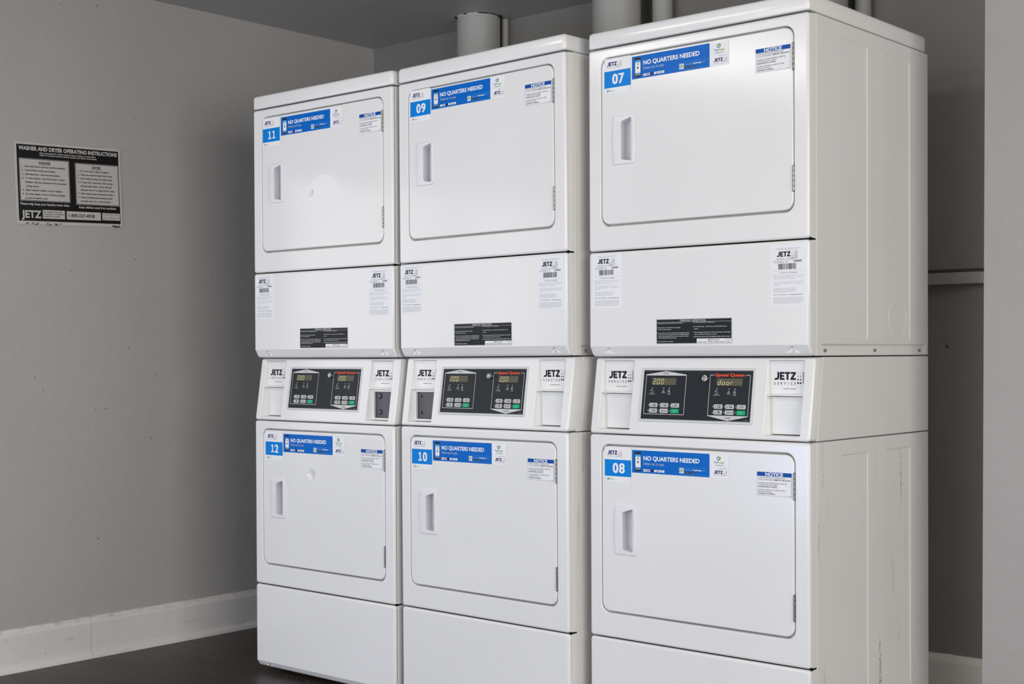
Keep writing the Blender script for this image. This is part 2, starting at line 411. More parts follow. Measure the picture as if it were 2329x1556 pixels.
def logo(P, x, z, w, c1='black', c2='black', c3='black', waves=2, serv=True, lay=2):
    """JETZ SERVICE mark: heavy letters, spaced word below, growing dots and wavy lines; x,z = top left; w = letter block width"""
    h = w*0.325; k = w/3.34
    def L(pts, ox): P.poly([(x+(ox+a)*k, z-h+b*h) for a, b in pts], c1, lay)
    L([(0.50, 1), (0.80, 1), (0.80, 0.34), (0.66, 0.07), (0.42, 0.0), (0.0, 0.0), (0.14, 0.24), (0.38, 0.25), (0.50, 0.38)], 0.0)
    L([(0, 0), (0.74, 0), (0.74, 0.24), (0.3, 0.24), (0.3, 0.76), (0.74, 0.76), (0.74, 1), (0, 1)], 0.87)
    L([(0.3, 0.38), (0.66, 0.38), (0.66, 0.61), (0.3, 0.61)], 0.87)
    L([(0, 0.76), (0.80, 0.76), (0.80, 1), (0, 1)], 1.66); L([(0.25, 0), (0.55, 0), (0.55, 0.77), (0.25, 0.77)], 1.66)
    L([(0, 0), (0.84, 0), (0.84, 0.25), (0.42, 0.25), (0.84, 0.8), (0.84, 1), (0.05, 1), (0.05, 0.75), (0.45, 0.75), (0, 0.18)], 2.50)
    if serv:
        for i, ch in enumerate('SERVICE'):
            P.text(ch, x+(0.10+i*0.52)*k, z-h-h*0.60, h*0.34, c1, al='c', lay=lay, bold=0.012, sx=0.85)
    sp = 0.36*k
    for c in range(2):
        for r in range(4):
            P.dot(x+w+sp*(0.9+c*1.05), z-h*0.10-r*h*0.425, sp*(0.13+0.085*r), c2, lay, 8)
    for c in range(waves):
        xs = x+w+sp*(3.15+c*1.1)
        pts = [(xs+sp*0.30*(1 if i % 2 else -1), z-h*1.48*i/9) for i in range(10)]
        P.line(pts, sp*0.20, c3, lay)

def pr_mark(P, x, z, s, lay=3):
    """round two-tone location mark"""
    P.dot(x-s*0.16, z, s*0.5, 'payblue', lay, 16); P.dot(x-s*0.10, z, s*0.34, 'white', lay+1, 16)
    P.poly([(x-s*0.05, z-s*0.3), (x+s*0.35, z-s*0.25), (x+s*0.5, z+s*0.1), (x+s*0.35, z+s*0.42), (x-s*0.02, z+s*0.40), (x-s*0.12, z)], 'lime', lay+2)

# ------------------------------------------------------------------ sticker artwork (door coordinates of the dryer)
def number_sticker(num, dx=0.0, dz=0.0):
    P = Print()
    x0, x1, z0, z1 = 0.0562+dx, 0.1447+dx, 1.8690+dz, 1.9660+dz
    P.sheet(rr(x0, x1, z0, z1, 0.002, 3), 'white')
    P.rect(x0-0.0003, x1+0.0003, 1.8858+dz, 1.9315+dz, 'cyan', 3)
    logo(P, x0+0.0085, 1.9560+dz, 0.0335, 'navy', 'payblue', 'rust', 2, True, 3)
    for i, ch in enumerate(num):
        cx = x0+0.0365+i*0.0215; b = 1.8958+dz
        if ch == '1':
            P.poly([(cx-0.0022, b), (cx+0.0030, b), (cx+0.0030, b+0.0262), (cx-0.0006, b+0.0262), (cx-0.0070, b+0.0232), (cx-0.0070, b+0.0198), (cx-0.0022, b+0.0205)], 'white', 5)
            P.rect(cx-0.0078, cx+0.0086, b, b+0.0040, 'white', 6)
        else:
            for o in (-0.0008, 0, 0.0008): P.text(ch, cx+o, b, 0.0262, 'white', w=0.0178, al='c', lay=5+o*500, bold=0.022, res=10)
    pr_mark(P, x0+0.0120, 1.8780+dz, 0.0075)
    P.text('Pay', x0+0.0172, 1.8765+dz, 0.0026, 'payblue', lay=3, bold=0.02); P.text('Range', x0+0.0225, 1.8765+dz, 0.0026, 'lime', lay=3, bold=0.02)
    return P.done('number_sticker')

def banner(dx=0.0, dz=0.0, worn=0):
    P = Print()
    x0, x1, xe, z0, z1 = 0.1492+dx, 0.3970+dx, 0.4552+dx, 1.8990+dz, 1.9602+dz
    P.sheet([(x0, z0), (xe, z0-0.0010), (xe, z1), (x0, z1)], 'white')
    P.rect(x0, x1, z0, z1, 'blue', 3)
    # telephone
    px = x0+0.0095
    P.poly(rr(px, px+0.0205, z0+0.0045, z1-0.0045, 0.003, 3), 'dark', 4)
    P.rect(px+0.0016, px+0.0192, z0+0.0125, z1-0.0115, 'white', 5); P.rect(px+0.0016, px+0.0192, z1-0.0175, z1-0.0115, 'skyblue', 6)
    P.rect(px+0.0016, px+0.0192, z0+0.0125, z0+0.0155, 'skyblue', 6); P.rect(px+0.0016, px+0.0192, z0+0.0085, z0+0.0118, 'midgrey', 5)
    P.dot(px+0.0104, z0+0.0290, 0.0027, 'dark', 6, 10); P.rect(px+0.0065, px+0.0145, z1-0.0225, z1-0.0210, 'dark', 6); P.rect(px+0.0075, px+0.0135, z1-0.0258, z1-0.0247, 'midgrey', 6)
    P.text('NO QUARTERS NEEDED', x0+0.0378, z1-0.0262, 0.0112, 'white', w=0.1790, lay=4, bold=0.030, res=5)
    P.text('Swipe up to pay.', x0+0.0378, z1-0.0385, 0.0078, 'cream', w=0.0680, lay=4)
    for i in range(6):
        cx = x0+0.0378+i*0.01165
        P.rect(cx, cx+0.0098, z0+0.0045, z0+0.0108, 'white' if i != 2 else 'blue', 4)
        if i == 0: P.text('VISA', cx+0.0049, z0+0.0063, 0.0024, 'payblue', w=0.0072, al='c', lay=5, bold=0.03)
        if i == 1: P.dot(cx+0.0036, z0+0.0077, 0.0022, 'red', 5, 10); P.dot(cx+0.0062, z0+0.0077, 0.0022, 'rust', 6, 10)
        if i == 2: P.rect(cx+0.001, cx+0.009, z0+0.0048, z0+0.0105, 'navy', 5)
        if i == 3: P.text('DISCOVER', cx+0.0049, z0+0.0073, 0.0014, 'dark', w=0.0085, al='c', lay=5); P.poly([(cx+0.004, z0+0.0046), (cx+0.0097, z0+0.0046), (cx+0.0097, z0+0.0068)], 'orange', 5)
        if i == 4: P.text('Pay', cx+0.0058, z0+0.0065, 0.0024, 'dark', w=0.0048, al='c', lay=5); P.dot(cx+0.002, z0+0.0077, 0.0012, 'dark', 5, 8)
        if i == 5: P.dot(cx+0.0049, z0+0.0086, 0.0012, 'rust', 5, 8); P.rect(cx+0.0028, cx+0.0070, z0+0.0056, z0+0.0064, 'lime', 5)
    bx = x1-0.0970
    P.frame(bx, x1-0.0045, z0+0.0040, z0+0.0225, 0.0005, 'skyblue', 4)
    P.rect(bx+0.0030, bx+0.0168, z0+0.0062, z0+0.0200, 'white', 4, 0.0015); pr_mark(P, bx+0.0100, z0+0.0131, 0.0095, 5)
    P.text('Download', bx+0.0208, z0+0.0148, 0.0036, 'paleblue', w=0.0255, lay=5); P.text('PayRange', bx+0.0475, z0+0.0148, 0.0036, 'white', w=0.0245, lay=5, bold=0.03); P.text('now!', bx+0.0733, z0+0.0148, 0.0036, 'paleblue', w=0.0110, lay=5)
    for q, tx in ((0, 'App Store'), (1, 'Google Play')):
        P.rect(bx+0.0212+q*0.0162, bx+0.0356+q*0.0162, z0+0.0066, z0+0.0108, 'dark', 5); P.text(tx, bx+0.0284+q*0.0162, z0+0.0078, 0.0018, 'lightgrey', w=0.0100, al='c', lay=6)
    # white end: two small panels
    P.rect(x1+0.0003, xe, z0+0.0298, z0+0.0304, 'lightgrey', 3)
    mx = (x1+xe)/2
    pr_mark(P, mx, z1-0.0108, 0.0112, 3)
    P.text('Pay', mx-0.0150, z1-0.0232, 0.0050, 'payblue', w=0.0112, lay=3, bold=0.02); P.text('Range', mx-0.0036, z1-0.0232, 0.0050, 'lime', w=0.0190, lay=3, bold=0.02)
    P.text('Accepted Here', mx, z1-0.0290, 0.0022, 'dark', w=0.0250, al='c', lay=3, bold=0.02)
    P.text('Brought to you by', xe-0.0060, z0+0.0238, 0.0020, 'dark', w=0.0240, al='r', lay=3)
    logo(P, mx-0.0165, z0+0.0192, 0.0270, 'navy', 'payblue', 'rust', 2, True, 3)
    if worn:   # peeled flecks along the top edge
        rnd = random.Random(worn)
        for _ in range(3+worn):
            cx, cz = x0+0.12+rnd.random()*0.10, z1-0.0008-rnd.random()*0.003
            P.poly([(cx+rnd.uniform(0.0008, 0.003)*math.cos(a*1.05), cz+rnd.uniform(0.0004, 0.0018)*math.sin(a*1.05)) for a in range(6)], 'grey', 5)
    return P.done('payment_banner')

def notice(dx=0.0, dz=0.0):
    P = Print()
    x0, x1, z0, z1 = 0.5340+dx, 0.6326+dx, 1.8632+dz, 1.9232+dz
    P.sheet([(x0, z0), (x1, z0), (x1, z1), (x0, z1)], 'white')
    P.frame(x0+0.0004, x1-0.0004, z0+0.0004, z1, 0.0005, 'grey', 3)
    P.rect(x0, x1, z1-0.0106, z1, 'notice', 4)
    P.text('NOTICE', (x0+x1)/2, z1-0.0092, 0.0078, 'white', w=0.0505, al='c', lay=5, bold=0.035)
    a = x0+0.0040
    for t, z, w_, b in (('WHEN DISCARDING OR STORING YOUR', 0.0155, 0.0760, 0.01), ('OLD CLOTHES DRYER,', 0.0207, 0.0420, 0.01),
                     ('LORSQUE VOUS ENTREPOSEZ OU METTEZ', 0.0290, 0.0815, 0.01), ('VOTRE SECHEUSE AU REBUT,', 0.0336, 0.0570, 0.01), ('ENLEVEZ-EN LA PORTE.', 0.0387, 0.0540, 0.03),
                     ('CUANDO DESECHE O GUARDE SU VIEJO', 0.0462, 0.0770, 0.01), ('SECADOR DE ROPA,', 0.0510, 0.0385, 0.01), ('QUITELE LA PUERTA.', 0.0562, 0.0480, 0.03)):
        P.text(t, a, z1-z, 0.0028 if b < 0.02 else 0.0032, 'black', w=w_, lay=3, bold=b)
    P.text('REMOVE THE DOOR.', a+0.0445, z1-0.0207, 0.0034, 'black', w=0.0470, lay=3, bold=0.03)
    P.text('500148', x1-0.0110, z0+0.0015, 0.0013, 'black', w=0.0085, lay=3)
    return P.done('notice_sticker')

def equipment_label(x0, z1, eq, w=0.1000, h=0.1500, crease=False):
    P = Print(); k = w/0.1015
    P.sheet(rr(x0, x0+w, z1-h, z1, 0.003, 3), 'label')
    cx = x0+w/2
    P.text('THESE LAUNDRY MACHINES ARE OWNED AND', cx, z1-0.0085, 0.0017, 'midgrey', w=0.070*k, al='c', lay=3)
    P.text('SERVICED BY JETZ SERVICE CO., INC.', cx, z1-0.0118, 0.0017, 'midgrey', w=0.055*k, al='c', lay=3)
    logo(P, x0+0.0185*k, z1-0.0152, 0.0395*k, lay=3)
    P.rect(x0+0.008, x0+w-0.007, z1-0.0364, z1-0.0360, 'midgrey', 3)
    P.text('EQUIPMENT ID:', x0+0.0095, z1-0.0428, 0.0040, 'grey', w=0.041*k, lay=3); P.text(eq, x0+w-0.0115, z1-0.0422, 0.0048, 'dark', w=0.0235*k, al='r', lay=3, bold=0.02)
    rnd = random.Random(int(eq)); bx = x0+0.0235*k; e = bx+0.0525*k
    while bx < e-0.0010:
        bw = rnd.choice((0.0005, 0.0008, 0.0013, 0.0019)); P.rect(bx, min(bx+bw, e), z1-0.0595, z1-0.0450, 'dark', 3); bx += bw+rnd.choice((0.0005, 0.0008, 0.0012))
    P.rect(x0+0.008, x0+w-0.007, z1-0.0639, z1-0.0635, 'midgrey', 3)
    P.text('TO REPORT A PROBLEM', cx, z1-0.0695, 0.0028, 'grey', w=0.050*k, al='c', lay=3, bold=0.008)
    a = x0+0.0078; W = w-0.0160
    for i, (t, f) in enumerate((('Please use the Jetz Laundry App to scan the', 1), ('Equipment ID number above or call the phone', 1), ('number posted on laundry room signage.', .74), ('', 0),
                          ('When calling, please provide the location of the', 1), ('equipment (name, building, floor, etc.) & Equipment ID', 1), ('number above.', .26))):
        if t: P.text(t, a, z1-0.0750-i*0.0040, 0.0019, 'midgrey', w=W*f, lay=3)
    for i, (t, f) in enumerate((('SCAN QR CODE TO REPORT AN ISSUE ON', .77), ('OUR WEBSITE OR TO DOWNLOAD THE', .77), ('JETZ LAUNDRY APP FOR ANDROID OR IOS', .75))):
        P.text(t, a, z1-0.1075-i*0.0040, 0.0019, 'midgrey', w=W*f, lay=3)
    P.text('VISIT OUR WEBSITE AT:', a+0.001, z1-0.1235, 0.0024, 'grey', w=0.043*k, lay=3, bold=0.01); P.text('www.jetzservice.com', x0+w-0.0095, z1-0.1235, 0.0024, 'dark', w=0.0375*k, al='r', lay=3, bold=0.02)
    for i in range(7):      # fine print too small to read: broken hairlines
        q = a; e = a+W*(1 if i != 6 else .9)
        while q < e:
            l = rnd.uniform(0.0015, 0.0060); P.rect(q, min(q+l, e), z1-0.1298-i*0.0024, z1-0.1290-i*0.0024, 'smallprint', 3); q += l+0.0007
    if crease: P.line([(x0+w*0.42, z1-0.088), (x0+w*0.44, z1-0.120), (x0+w*0.41, z1-h+0.001)], 0.0007, 'white', 4)
    return P.done('equipment_label')

def instruction_plate(x0, z1):
    P = Print(); w, h = 0.2358, 0.0672
    P.sheet(rr(x0, x0+w, z1-h, z1, 0.003, 3), 'silver', 0.0006)
    P.rect(x0+0.0018, x0+w-0.0018, z1-h+0.0022, z1-0.0020, 'plate', 6, 0.001)
    P.text('-OPERATING  INSTRUCTIONS-', x0+w*0.492, z1-0.0075, 0.0043, 'silver', w=0.083, al='c', lay=7, bold=0.02)
    P.rect(x0+0.0018, x0+w-0.0018, z1-0.0092, z1-0.0086, 'silver', 7)
    for t, x, z, W in (('1. Open Dryer Door, Load Clothes, Close Door.', .0025, .0128, .083), ('2. Select Fabric and Temperature Settings,', .0025, .0245, .075), ('OR Turn Fabric Selector.', .0060, .0295, .043),
                     ('3. Insert Coins or Card as Required. Use Additional Coins', .0025, .0385, .103), ('or Card for more Drying Time. OR Turn TIMER KNOB to', .0060, .0430, .099), ('obtain desired Drying Time. Last 3.5 minutes of Cycle', .0060, .0475, .097), ('is COOL-DOWN (No Heat) Period.', .0060, .0520, .059), ('4. Push START Pad or Button.', .0025, .0615, .053),
                     ('5. To Stop Drying Cycle - OPEN Door.', .1170, .0120, .067), ('6. To Restart Dryer - Close Door and Push START Pad or', .1170, .0230, .104), ('Button.', .1210, .0288, .013),
                     ('7. When Display Indicates "00" Time Remaining or Panel Light', .1170, .0380, .114), ('goes out, Remove Clothes from Dryer.', .1210, .0430, .070), ('IF CLOTHES ARE NOT DRY AS DESIRED, REPEAT STEPS 2 AND 4', .1180, .0495, .113)):
        P.text(t, x0+x, z1-z, 0.0024, 'lightgrey', w=W, lay=7, bold=0.02)
    P.rect(x0+0.1285, x0+w-0.0018, z1-h+0.0016, z1-0.0532, 'paper', 8, 0.0015)
    P.text('IMPORTANT:', x0+0.1815, z1-0.0583, 0.0034, 'black', w=0.036, al='c', lay=9, bold=0.01); P.text('CLEAN  LINT  FILTER  BEFORE  EACH  LOAD', x0+0.1810, z1-0.0640, 0.0032, 'black', w=0.100, al='c', lay=9, bold=0.01)
    P.text('504686R', x0+w-0.0200, z1-0.0565, 0.0018, 'black', w=0.015, lay=9)
    return P.done('instruction_plate')

# ------------------------------------------------------------------ dryer geometry
W_ = 0.683
K = 0.148
def slant(z): return (z-0.941)*K
MESH = {}
def cached(key, fn):
    if key not in MESH: MESH[key] = fn()
    return MESH[key]

def lid_mesh():
    bm = bmesh.new()
    prof = [(0.0032, 0.0), (0.0010, 0.0012), (0.0, 0.0036), (0.0, 0.0345), (0.0008, 0.0385), (0.0028, 0.0418), (0.0062, 0.0442), (0.0110, 0.0457), (0.0200, 0.0468)]
    rings = []
    for ins, h in prof:
        rings.append([bm.verts.new((x, y, 2.0005+h-ZF)) for x, y in rr(-0.0008+ins, W_+0.0008-ins, -0.0008+ins, 0.663-ins, max(0.010-ins*0.4, 0.004), 5)])
    low = [bm.verts.new((x, y, 2.0005-ZF)) for x, y in rr(0.0060, W_-0.0060, 0.0060, 0.657, 0.008, 5)]
    for a, b in zip(rings, rings[1:]): bridge(bm, a, b)
    bridge(bm, low, rings[0]); fill(bm, [rings[-1]]); fill(bm, [low])
    return finish('lid', bm, mat_enamel, 40)

def side_map(u, v, w): return (W_-w, u, v-ZF)
def recess(u0, u1, v0, v1, d=0.0022, bv=0.0035, rc=0.006):
    return [(rr(u0, u1, v0, v1, rc, 4), 0.0), (rr(u0+bv*0.35, u1-bv*0.35, v0+bv*0.35, v1-bv*0.35, rc, 4), d*0.25), (rr(u0+bv*0.7, u1-bv*0.7, v0+bv*0.7, v1-bv*0.7, rc*0.8, 4), d*0.8), (rr(u0+bv, u1-bv, v0+bv, v1-bv, rc*0.6, 4), d)]
def cab_mesh(kind):
    bm = bmesh.new()
    if kind == 'up':
        holes = [recess(0.1625, 0.3110, 1.1925, 1.9600), recess(0.4105, 0.5615, 1.1925, 1.9585)]
        st = [(rr(0.0600, 0.6620, 1.1530, 1.1815, 0.006, 4), 0.0), (rr(0.0615, 0.6550, 1.1532, 1.1790, 0.006, 4), 0.0030), (rr(0.0640, 0.6480, 1.1534, 1.1755, 0.005, 4), 0.0052)]
        slab(bm, 0.0375, 0.6765, 1.1515, 1.9985, W_, 0.003, 0.003, holes+[st], side_map)
        # knock-out ring in the rear recess
        for i in range(40):
            a0, a1 = 2*math.pi*i/40, 2*math.pi*(i+1)/40
            q = []
            for a, r, hh in ((a0, 0.0535, 0.0022), (a1, 0.0535, 0.0022), (a1, 0.0526, 0.0015), (a0, 0.0526, 0.0015)):
                q.append(bm.verts.new((W_-hh, 0.4865+r*math.cos(a), 1.2520+r*math.sin(a)-ZF)))
            bm.faces.new(q)
            q2 = [bm.verts.new((W_-hh, 0.4865+r*math.cos(a), 1.2520+r*math.sin(a)-ZF)) for a, r, hh in ((a0, 0.0526, 0.0015), (a1, 0.0526, 0.0015), (a1, 0.0515, 0.0022), (a0, 0.0515, 0.0022))]
            bm.faces.new(q2)
    elif kind == 'lo':
        holes = [recess(0.1615, 0.3095, 0.1500, 0.8990), recess(0.4105, 0.5615, 0.1500, 0.8995)]
        slab(bm, 0.0375, 0.6765, 0.0950, 0.9360, W_, 0.003, 0.003, holes, side_map)
    else:
        def mp(u, v, w): return (W_-w, u+max(0.0, (0.30-u)/0.2625)*slant(v), v-ZF)
        def ml(u, v, w): return (w, u+max(0.0, (0.30-u)/0.2625)*slant(v), v-ZF)
        slab(bm, 0.0385, 0.6765, 0.9385, 1.1485, 0.020, 0.003, 0.003, (), mp)
        slab(bm, 0.0385, 0.6765, 0.9385, 1.1485, 0.020, 0.003, 0.003, (), ml)
        box(bm, 0.0200, W_-0.0200, 0.120, 0.674, 0.9390, 1.1480)
        box(bm, 0.0200, W_-0.0200, 0.040, 0.120, 0.9390, 0.9410); box(bm, 0.0200, W_-0.0200, 0.072, 0.120, 1.1460, 1.1480)
    bmesh.ops.recalc_face_normals(bm, faces=bm.faces[:])
    if kind != 'mid':
        gone = [f for f in bm.faces if f.normal.y < -0.99 and f.calc_area() > 0.05 and f.calc_center_median().y < 0.05]
        bmesh.ops.delete(bm, geom=gone, context='FACES_ONLY')
    return finish('cabinet', bm, mat_enamel_side, 28)

def frame_mesh(z0, z1, gx0, gx1, gz0, gz1):
    bm = bmesh.new()
    def hr(i, r): return rr(gx0+i, gx1-i, gz0+i, gz1-i, r, 8)
    h = [(hr(0, 0.029), 0.0), (hr(0.0009, 0.028), 0.0004), (hr(0.0018, 0.027), 0.0014), (hr(0.0022, 0.027), 0.0030), (hr(0.0024, 0.027), 0.0310), (hr(0.012, 0.020), 0.0312)]
    slab(bm, 0.0, W_, z0, z1, 0.0360, 0.0085, 0.0065, [h], dish=True, openhole=True)
    return finish('front_frame', bm, mat_enamel, 32)

def door_mesh(x0, x1, z0, z1, m):
    bm = bmesh.new()
    def mp(u, v, w): return (u, w+0.0004, v-ZF)
    hc = 1.7400 if z0 > 1 else 0.6770
    pk = [(rr(0.0960, 0.1520, hc-0.0620, hc+0.0625, 0.005, 4), 0.0), (rr(0.0962, 0.1518, hc-0.0618, hc+0.0623, 0.005, 4), 0.0380)]
    slab(bm, x0, x1, z0, z1, 0.0300, 0.026, 0.0030, [pk], mp, 8)
    return finish('door', bm, m, 32)

def handle_mesh(cz):
    """recessed pull: proud bowed plate with a deep finger pocket"""
    bm = bmesh.new()
    def outline(ins, n=9):
        x0, x1, z0, z1 = 0.0895+ins, 0.1582-ins, cz-0.0665+ins, cz+0.0665-ins
        pts = []
        def arc(cx, cy, r, a0, k=4):
            for i in range(k+1):
                a = math.radians(a0+90*i/k); pts.append((cx+r*math.cos(a), cy+r*math.sin(a)))
        rs, rb = 0.0022, 0.0060
        arc(x1-rb, z0+rb, rb, -90)
        for i in range(1, n): t = i/n; pts.append((x1+0.0022*math.sin(math.pi*t), z0+rb+(z1-z0-2*rb)*t))
        arc(x1-rb, z1-rb, rb, 0)
        arc(x0+rs, z1-rs, rs, 90)
        for i in range(1, n): t = i/n; pts.append((x0-0.0038*math.sin(math.pi*t), z1-rs-(z1-z0-2*rs)*t))
        arc(x0+rs, z0+rs, rs, 180)
        return pts
    def F(u, v, w): return (u, w, v-ZF)
    o = [ring(bm, outline(0.0), 0.0004, F), ring(bm, outline(0.0), -0.0020, F), ring(bm, outline(0.0005), -0.0034, F), ring(bm, outline(0.0014), -0.0042, F), ring(bm, outline(0.0026), -0.0044, F)]
    for a, b in zip(o, o[1:]): bridge(bm, a, b)
    # pocket outline: left edge shorter than right
    def pocket(k, sh=0.0):
        L, R, lt, rt_, lb, rb = 0.1138+k, 0.1490-k, cz+0.0500-k, cz+0.0600-k, cz-0.0530+k, cz-0.0590+k
        P4 = [(L, lb), (R, rb), (R, rt_), (L, lt)]; out = []
        for i in range(4):
            p, a, b = Vector(P4[i]), Vector(P4[i-1]), Vector(P4[(i+1) % 4]); r = 0.005
            pa = p+(a-p).normalized()*r; pb = p+(b-p).normalized()*r
            for j in range(4):
                t = j/3; q = pa*(1-t)**2+p*2*t*(1-t)+pb*t*t; out.append((q.x, q.y))
        return out
    def pr(f):
        base = pocket(0.0004+0.0010*f); out = []
        for u, v in base:
            t = min(1, max(0, (u-0.1138)/0.0352))
            du = -0.0125*(1-t)*math.sin(f*math.pi/2)-0.0165*t*f
            d = (0.0360*(1-t)*f)+(0.0300*t*f**1.3)
            out.append((u+du, v, -0.0040+d))
        return [bm.verts.new(F(*q)) for q in out]
    p = [ring(bm, pocket(-0.0002), -0.0044, F)]+[pr(f) for f in (0.02, 0.12, 0.25, 0.4, 0.55, 0.7, 0.85, 1.0)]
    for a, b in zip(p, p[1:]): bridge(bm, a, b)
    fill(bm, [p[-1]])
    fill(bm, [o[-1], p[0]])
    return finish('handle', bm, mat_plastic, 40)

def hinge_mesh(z0, z1):
    bm = bmesh.new(); n = 5; L = (z1-z0)/n; x = 0.6408
    for i in range(n):
        cyl(bm, (x, -0.0010, z0+i*L+0.0008-ZF), (x, -0.0010, z0+(i+1)*L-0.0008-ZF), 0.0028, n=12)
    cyl(bm, (x, -0.0010, z0-0.0012-ZF), (x, -0.0010, z1+0.0012-ZF), 0.0018, n=10, mat=1)
    box(bm, x-0.0040, x-0.0005, 0.0003, 0.0012, z0, z1); box(bm, x+0.0010, x+0.0058, 0.0002, 0.0010, z0+L, z0+2*L)
    box(bm, x-0.0004, x+0.0030, 0.0022, 0.0150, z0, z1, 1)  # black strip in the door gap, painting in the shadow beside the hinge
    return finish('hinge', bm, [mat_hinge, mat_rubber], 35)

def chamfer_panel(z0, z1, fold, drop, holes, rc=0.0085):
    """front panel whose foot folds back; triangular screw pockets in the fold"""
    bm = bmesh.new()
    def mp(u, v, w): return (u, w, v-ZF)
    slab(bm, 0.0, W_, z0, z1, 0.0360, rc, 0.0065, (), mp, dish=True)
    bmesh.ops.bisect_plane(bm, geom=bm.verts[:]+bm.edges[:]+bm.faces[:], plane_co=(0, 0, fold-ZF), plane_no=(0, 0, 1), dist=1e-6)
    low = [f for f in bm.faces if all(abs(v.co.y) < 1e-6 and v.co.z <= fold-ZF+1e-5 for v in f.verts)]
    bnd = {}
    for f in low:
        for e in f.edges: bnd[e] = bnd.get(e, 0)+1
    bedges = [e for e, c in bnd.items() if c == 1]
    bmesh.ops.delete(bm, geom=low, context='FACES_ONLY')
    kill = [e for e in bm.edges if e.is_valid and not e.link_faces and e not in bedges]
    if kill: bmesh.ops.delete(bm, geom=kill, context='EDGES')
    bedges = [e for e in bm.edges if e.is_valid and e in bedges]
    es = list(bedges)
    pk = []
    for hx in holes:
        A = bm.verts.new((hx-0.004, 0, fold-0.0030-ZF)); A2 = bm.verts.new((hx+0.001, 0, fold-0.0030-ZF))
        B = bm.verts.new((hx-0.0225, 0, z0+0.0085-ZF)); D = bm.verts.new((hx+0.0195, 0, z0+0.0085-ZF))
        L = [A, B, D, A2]; es += loop_edges(bm, L); pk.append((hx, A, A2, B, D))
    r = bmesh.ops.triangle_fill(bm, use_beauty=True, use_dissolve=False, edges=es)
    # shear the foot back
    s = drop/(fold-z0)
    for v in bm.verts:
        if v.co.z < fold-ZF-1e-6 and v.co.y < 0.03: v.co.y += (fold-ZF-v.co.z)*s*(1 if v.co.y < 0.0066 else 0.8)
    for hx, A, A2, B, D in pk:
        P_ = bm.verts.new((hx-0.0035, A.co.y+0.0085, fold-0.0060-ZF)); Q_ = bm.verts.new((hx+0.0010, A.co.y+0.0085, fold-0.0060-ZF))
        for q in ((B, D, Q_, P_), (A, P_, Q_, A2), (A, B, P_), (A2, Q_, D)): bm.faces.new(q)
    return finish('lint_panel', bm, mat_enamel, 25)

def screw_mesh(hole=False, axis='front'):
    bm = bmesh.new()
    if hole:
        cyl(bm, (0, 0.002, 0), (0, -0.0006, 0), 0.0036, 0.0036, 14); cyl(bm, (0, 0.0, 0), (0, -0.0008, 0), 0.0024, 0.0024, 12, mat=1)
    else:
        cyl(bm, (0, 0.003, 0), (0, -0.0010, 0), 0.0050, 0.0050, 16); cyl(bm, (0, -0.0008, 0), (0, -0.0052, 0), 0.0040, 0.0040, 6, bev=0.0010)
        cyl(bm, (0, -0.0050, 0), (0, -0.0054, 0), 0.0012, 0.0012, 6, mat=1)
    return finish('screw', bm, [mat_steel, mat_hole], 25)

REC = ((0.0265, 0.1350), (0.5500, 0.6560))
def control_mesh():
    bm = bmesh.new()
    def mp(u, v, w): return (u, w+slant(v), v-ZF)
    hs = []
    for a, b in REC:
        def back(u, v, y=0.088): return y-slant(v)
        hs.append([(rr(a, b, 0.9500, 1.1405, 0.005, 4), 0.0), (rr(a+0.0005, b-0.0005, 0.9505, 1.1400, 0.0047, 4), 0.0004), (rr(a+0.0012, b-0.0012, 0.9512, 1.1393, 0.0042, 4), 0.0016), (rr(a+0.0016, b-0.0016, 0.9516, 1.1389, 0.004, 4), back)])
    # shallow seat around the bezel
    slab(bm, 0.0, W_, 0.9395, 1.1480, 0.0370, 0.0085, 0.0065, hs, mp, back=False)
    return finish('control_panel', bm, mat_enamel, 32)

def coin_plate(side):
    a, b = REC[side]; P = Print(lambda x, z, h: (x, 0.0372-h, z-ZF))
    P.sheet([(a+0.0018, 1.0545), (b-0.0018, 1.0545), (b-0.0018, 1.1386), (a+0.0018, 1.1386)], mat_enamel, 0.0012)
    x = a+0.0132
    logo(P, x, 1.1112, 0.0620, 'black', 'black', 'black', 1, True, 10)
    P.text('Coinless machine', x+0.0255, 1.0678, 0.0023, 'black', w=0.0370, lay=10, bold=0.02)
    return P.done('coin_slot_cover')
def divider_mesh(side):
    a, b = REC[side]; bm = bmesh.new(); y0 = slant(1.052)
    box(bm, a+0.0005, b-0.0005, y0+0.0006, 0.0375, 1.0510, 1.0545)
    return finish('divider', bm, mat_enamel, 0)
def trim_bar(side):
    a, b = REC[side]; bm = bmesh.new()
    box(bm, a+0.0024, b-0.0024, slant(1.136)+0.0030, 0.0420, 1.1345, 1.1378)
    return finish('trim_bar', bm, mat_enamel, 0)
def coin_door(side):
    a, b = REC[side]; bm = bmesh.new(); y = 0.0365
    a += 0.0060; b -= 0.0020; z = 0.9535; n = 20; p = 0.0952/n
    prof = [(y+0.004, z)]
    for i in range(n): prof += [(y, z+i*p+0.0004), (y-0.00025, z+i*p+p*0.5), (y, z+(i+1)*p-0.0004), (y+0.0003, z+(i+1)*p)]
    prof += [(y+0.004, z+n*p)]
    v0 = [bm.verts.new((a, q, s-ZF)) for q, s in prof]; v1 = [bm.verts.new((b, q, s-ZF)) for q, s in prof]
    for i in range(len(prof)-1): bm.faces.new((v0[i], v0[i+1], v1[i+1], v1[i]))
    bm.faces.new(v0); bm.faces.new(list(reversed(v1))); bm.faces.new((v0[0], v1[0], v1[-1], v0[-1]))
    box(bm, REC[side][0]+0.0018, REC[side][0]+0.0054, y-0.0005, y+0.004, 0.9530, 1.0500)
    return finish('coin_box_door', bm, mat_enamel, 20)
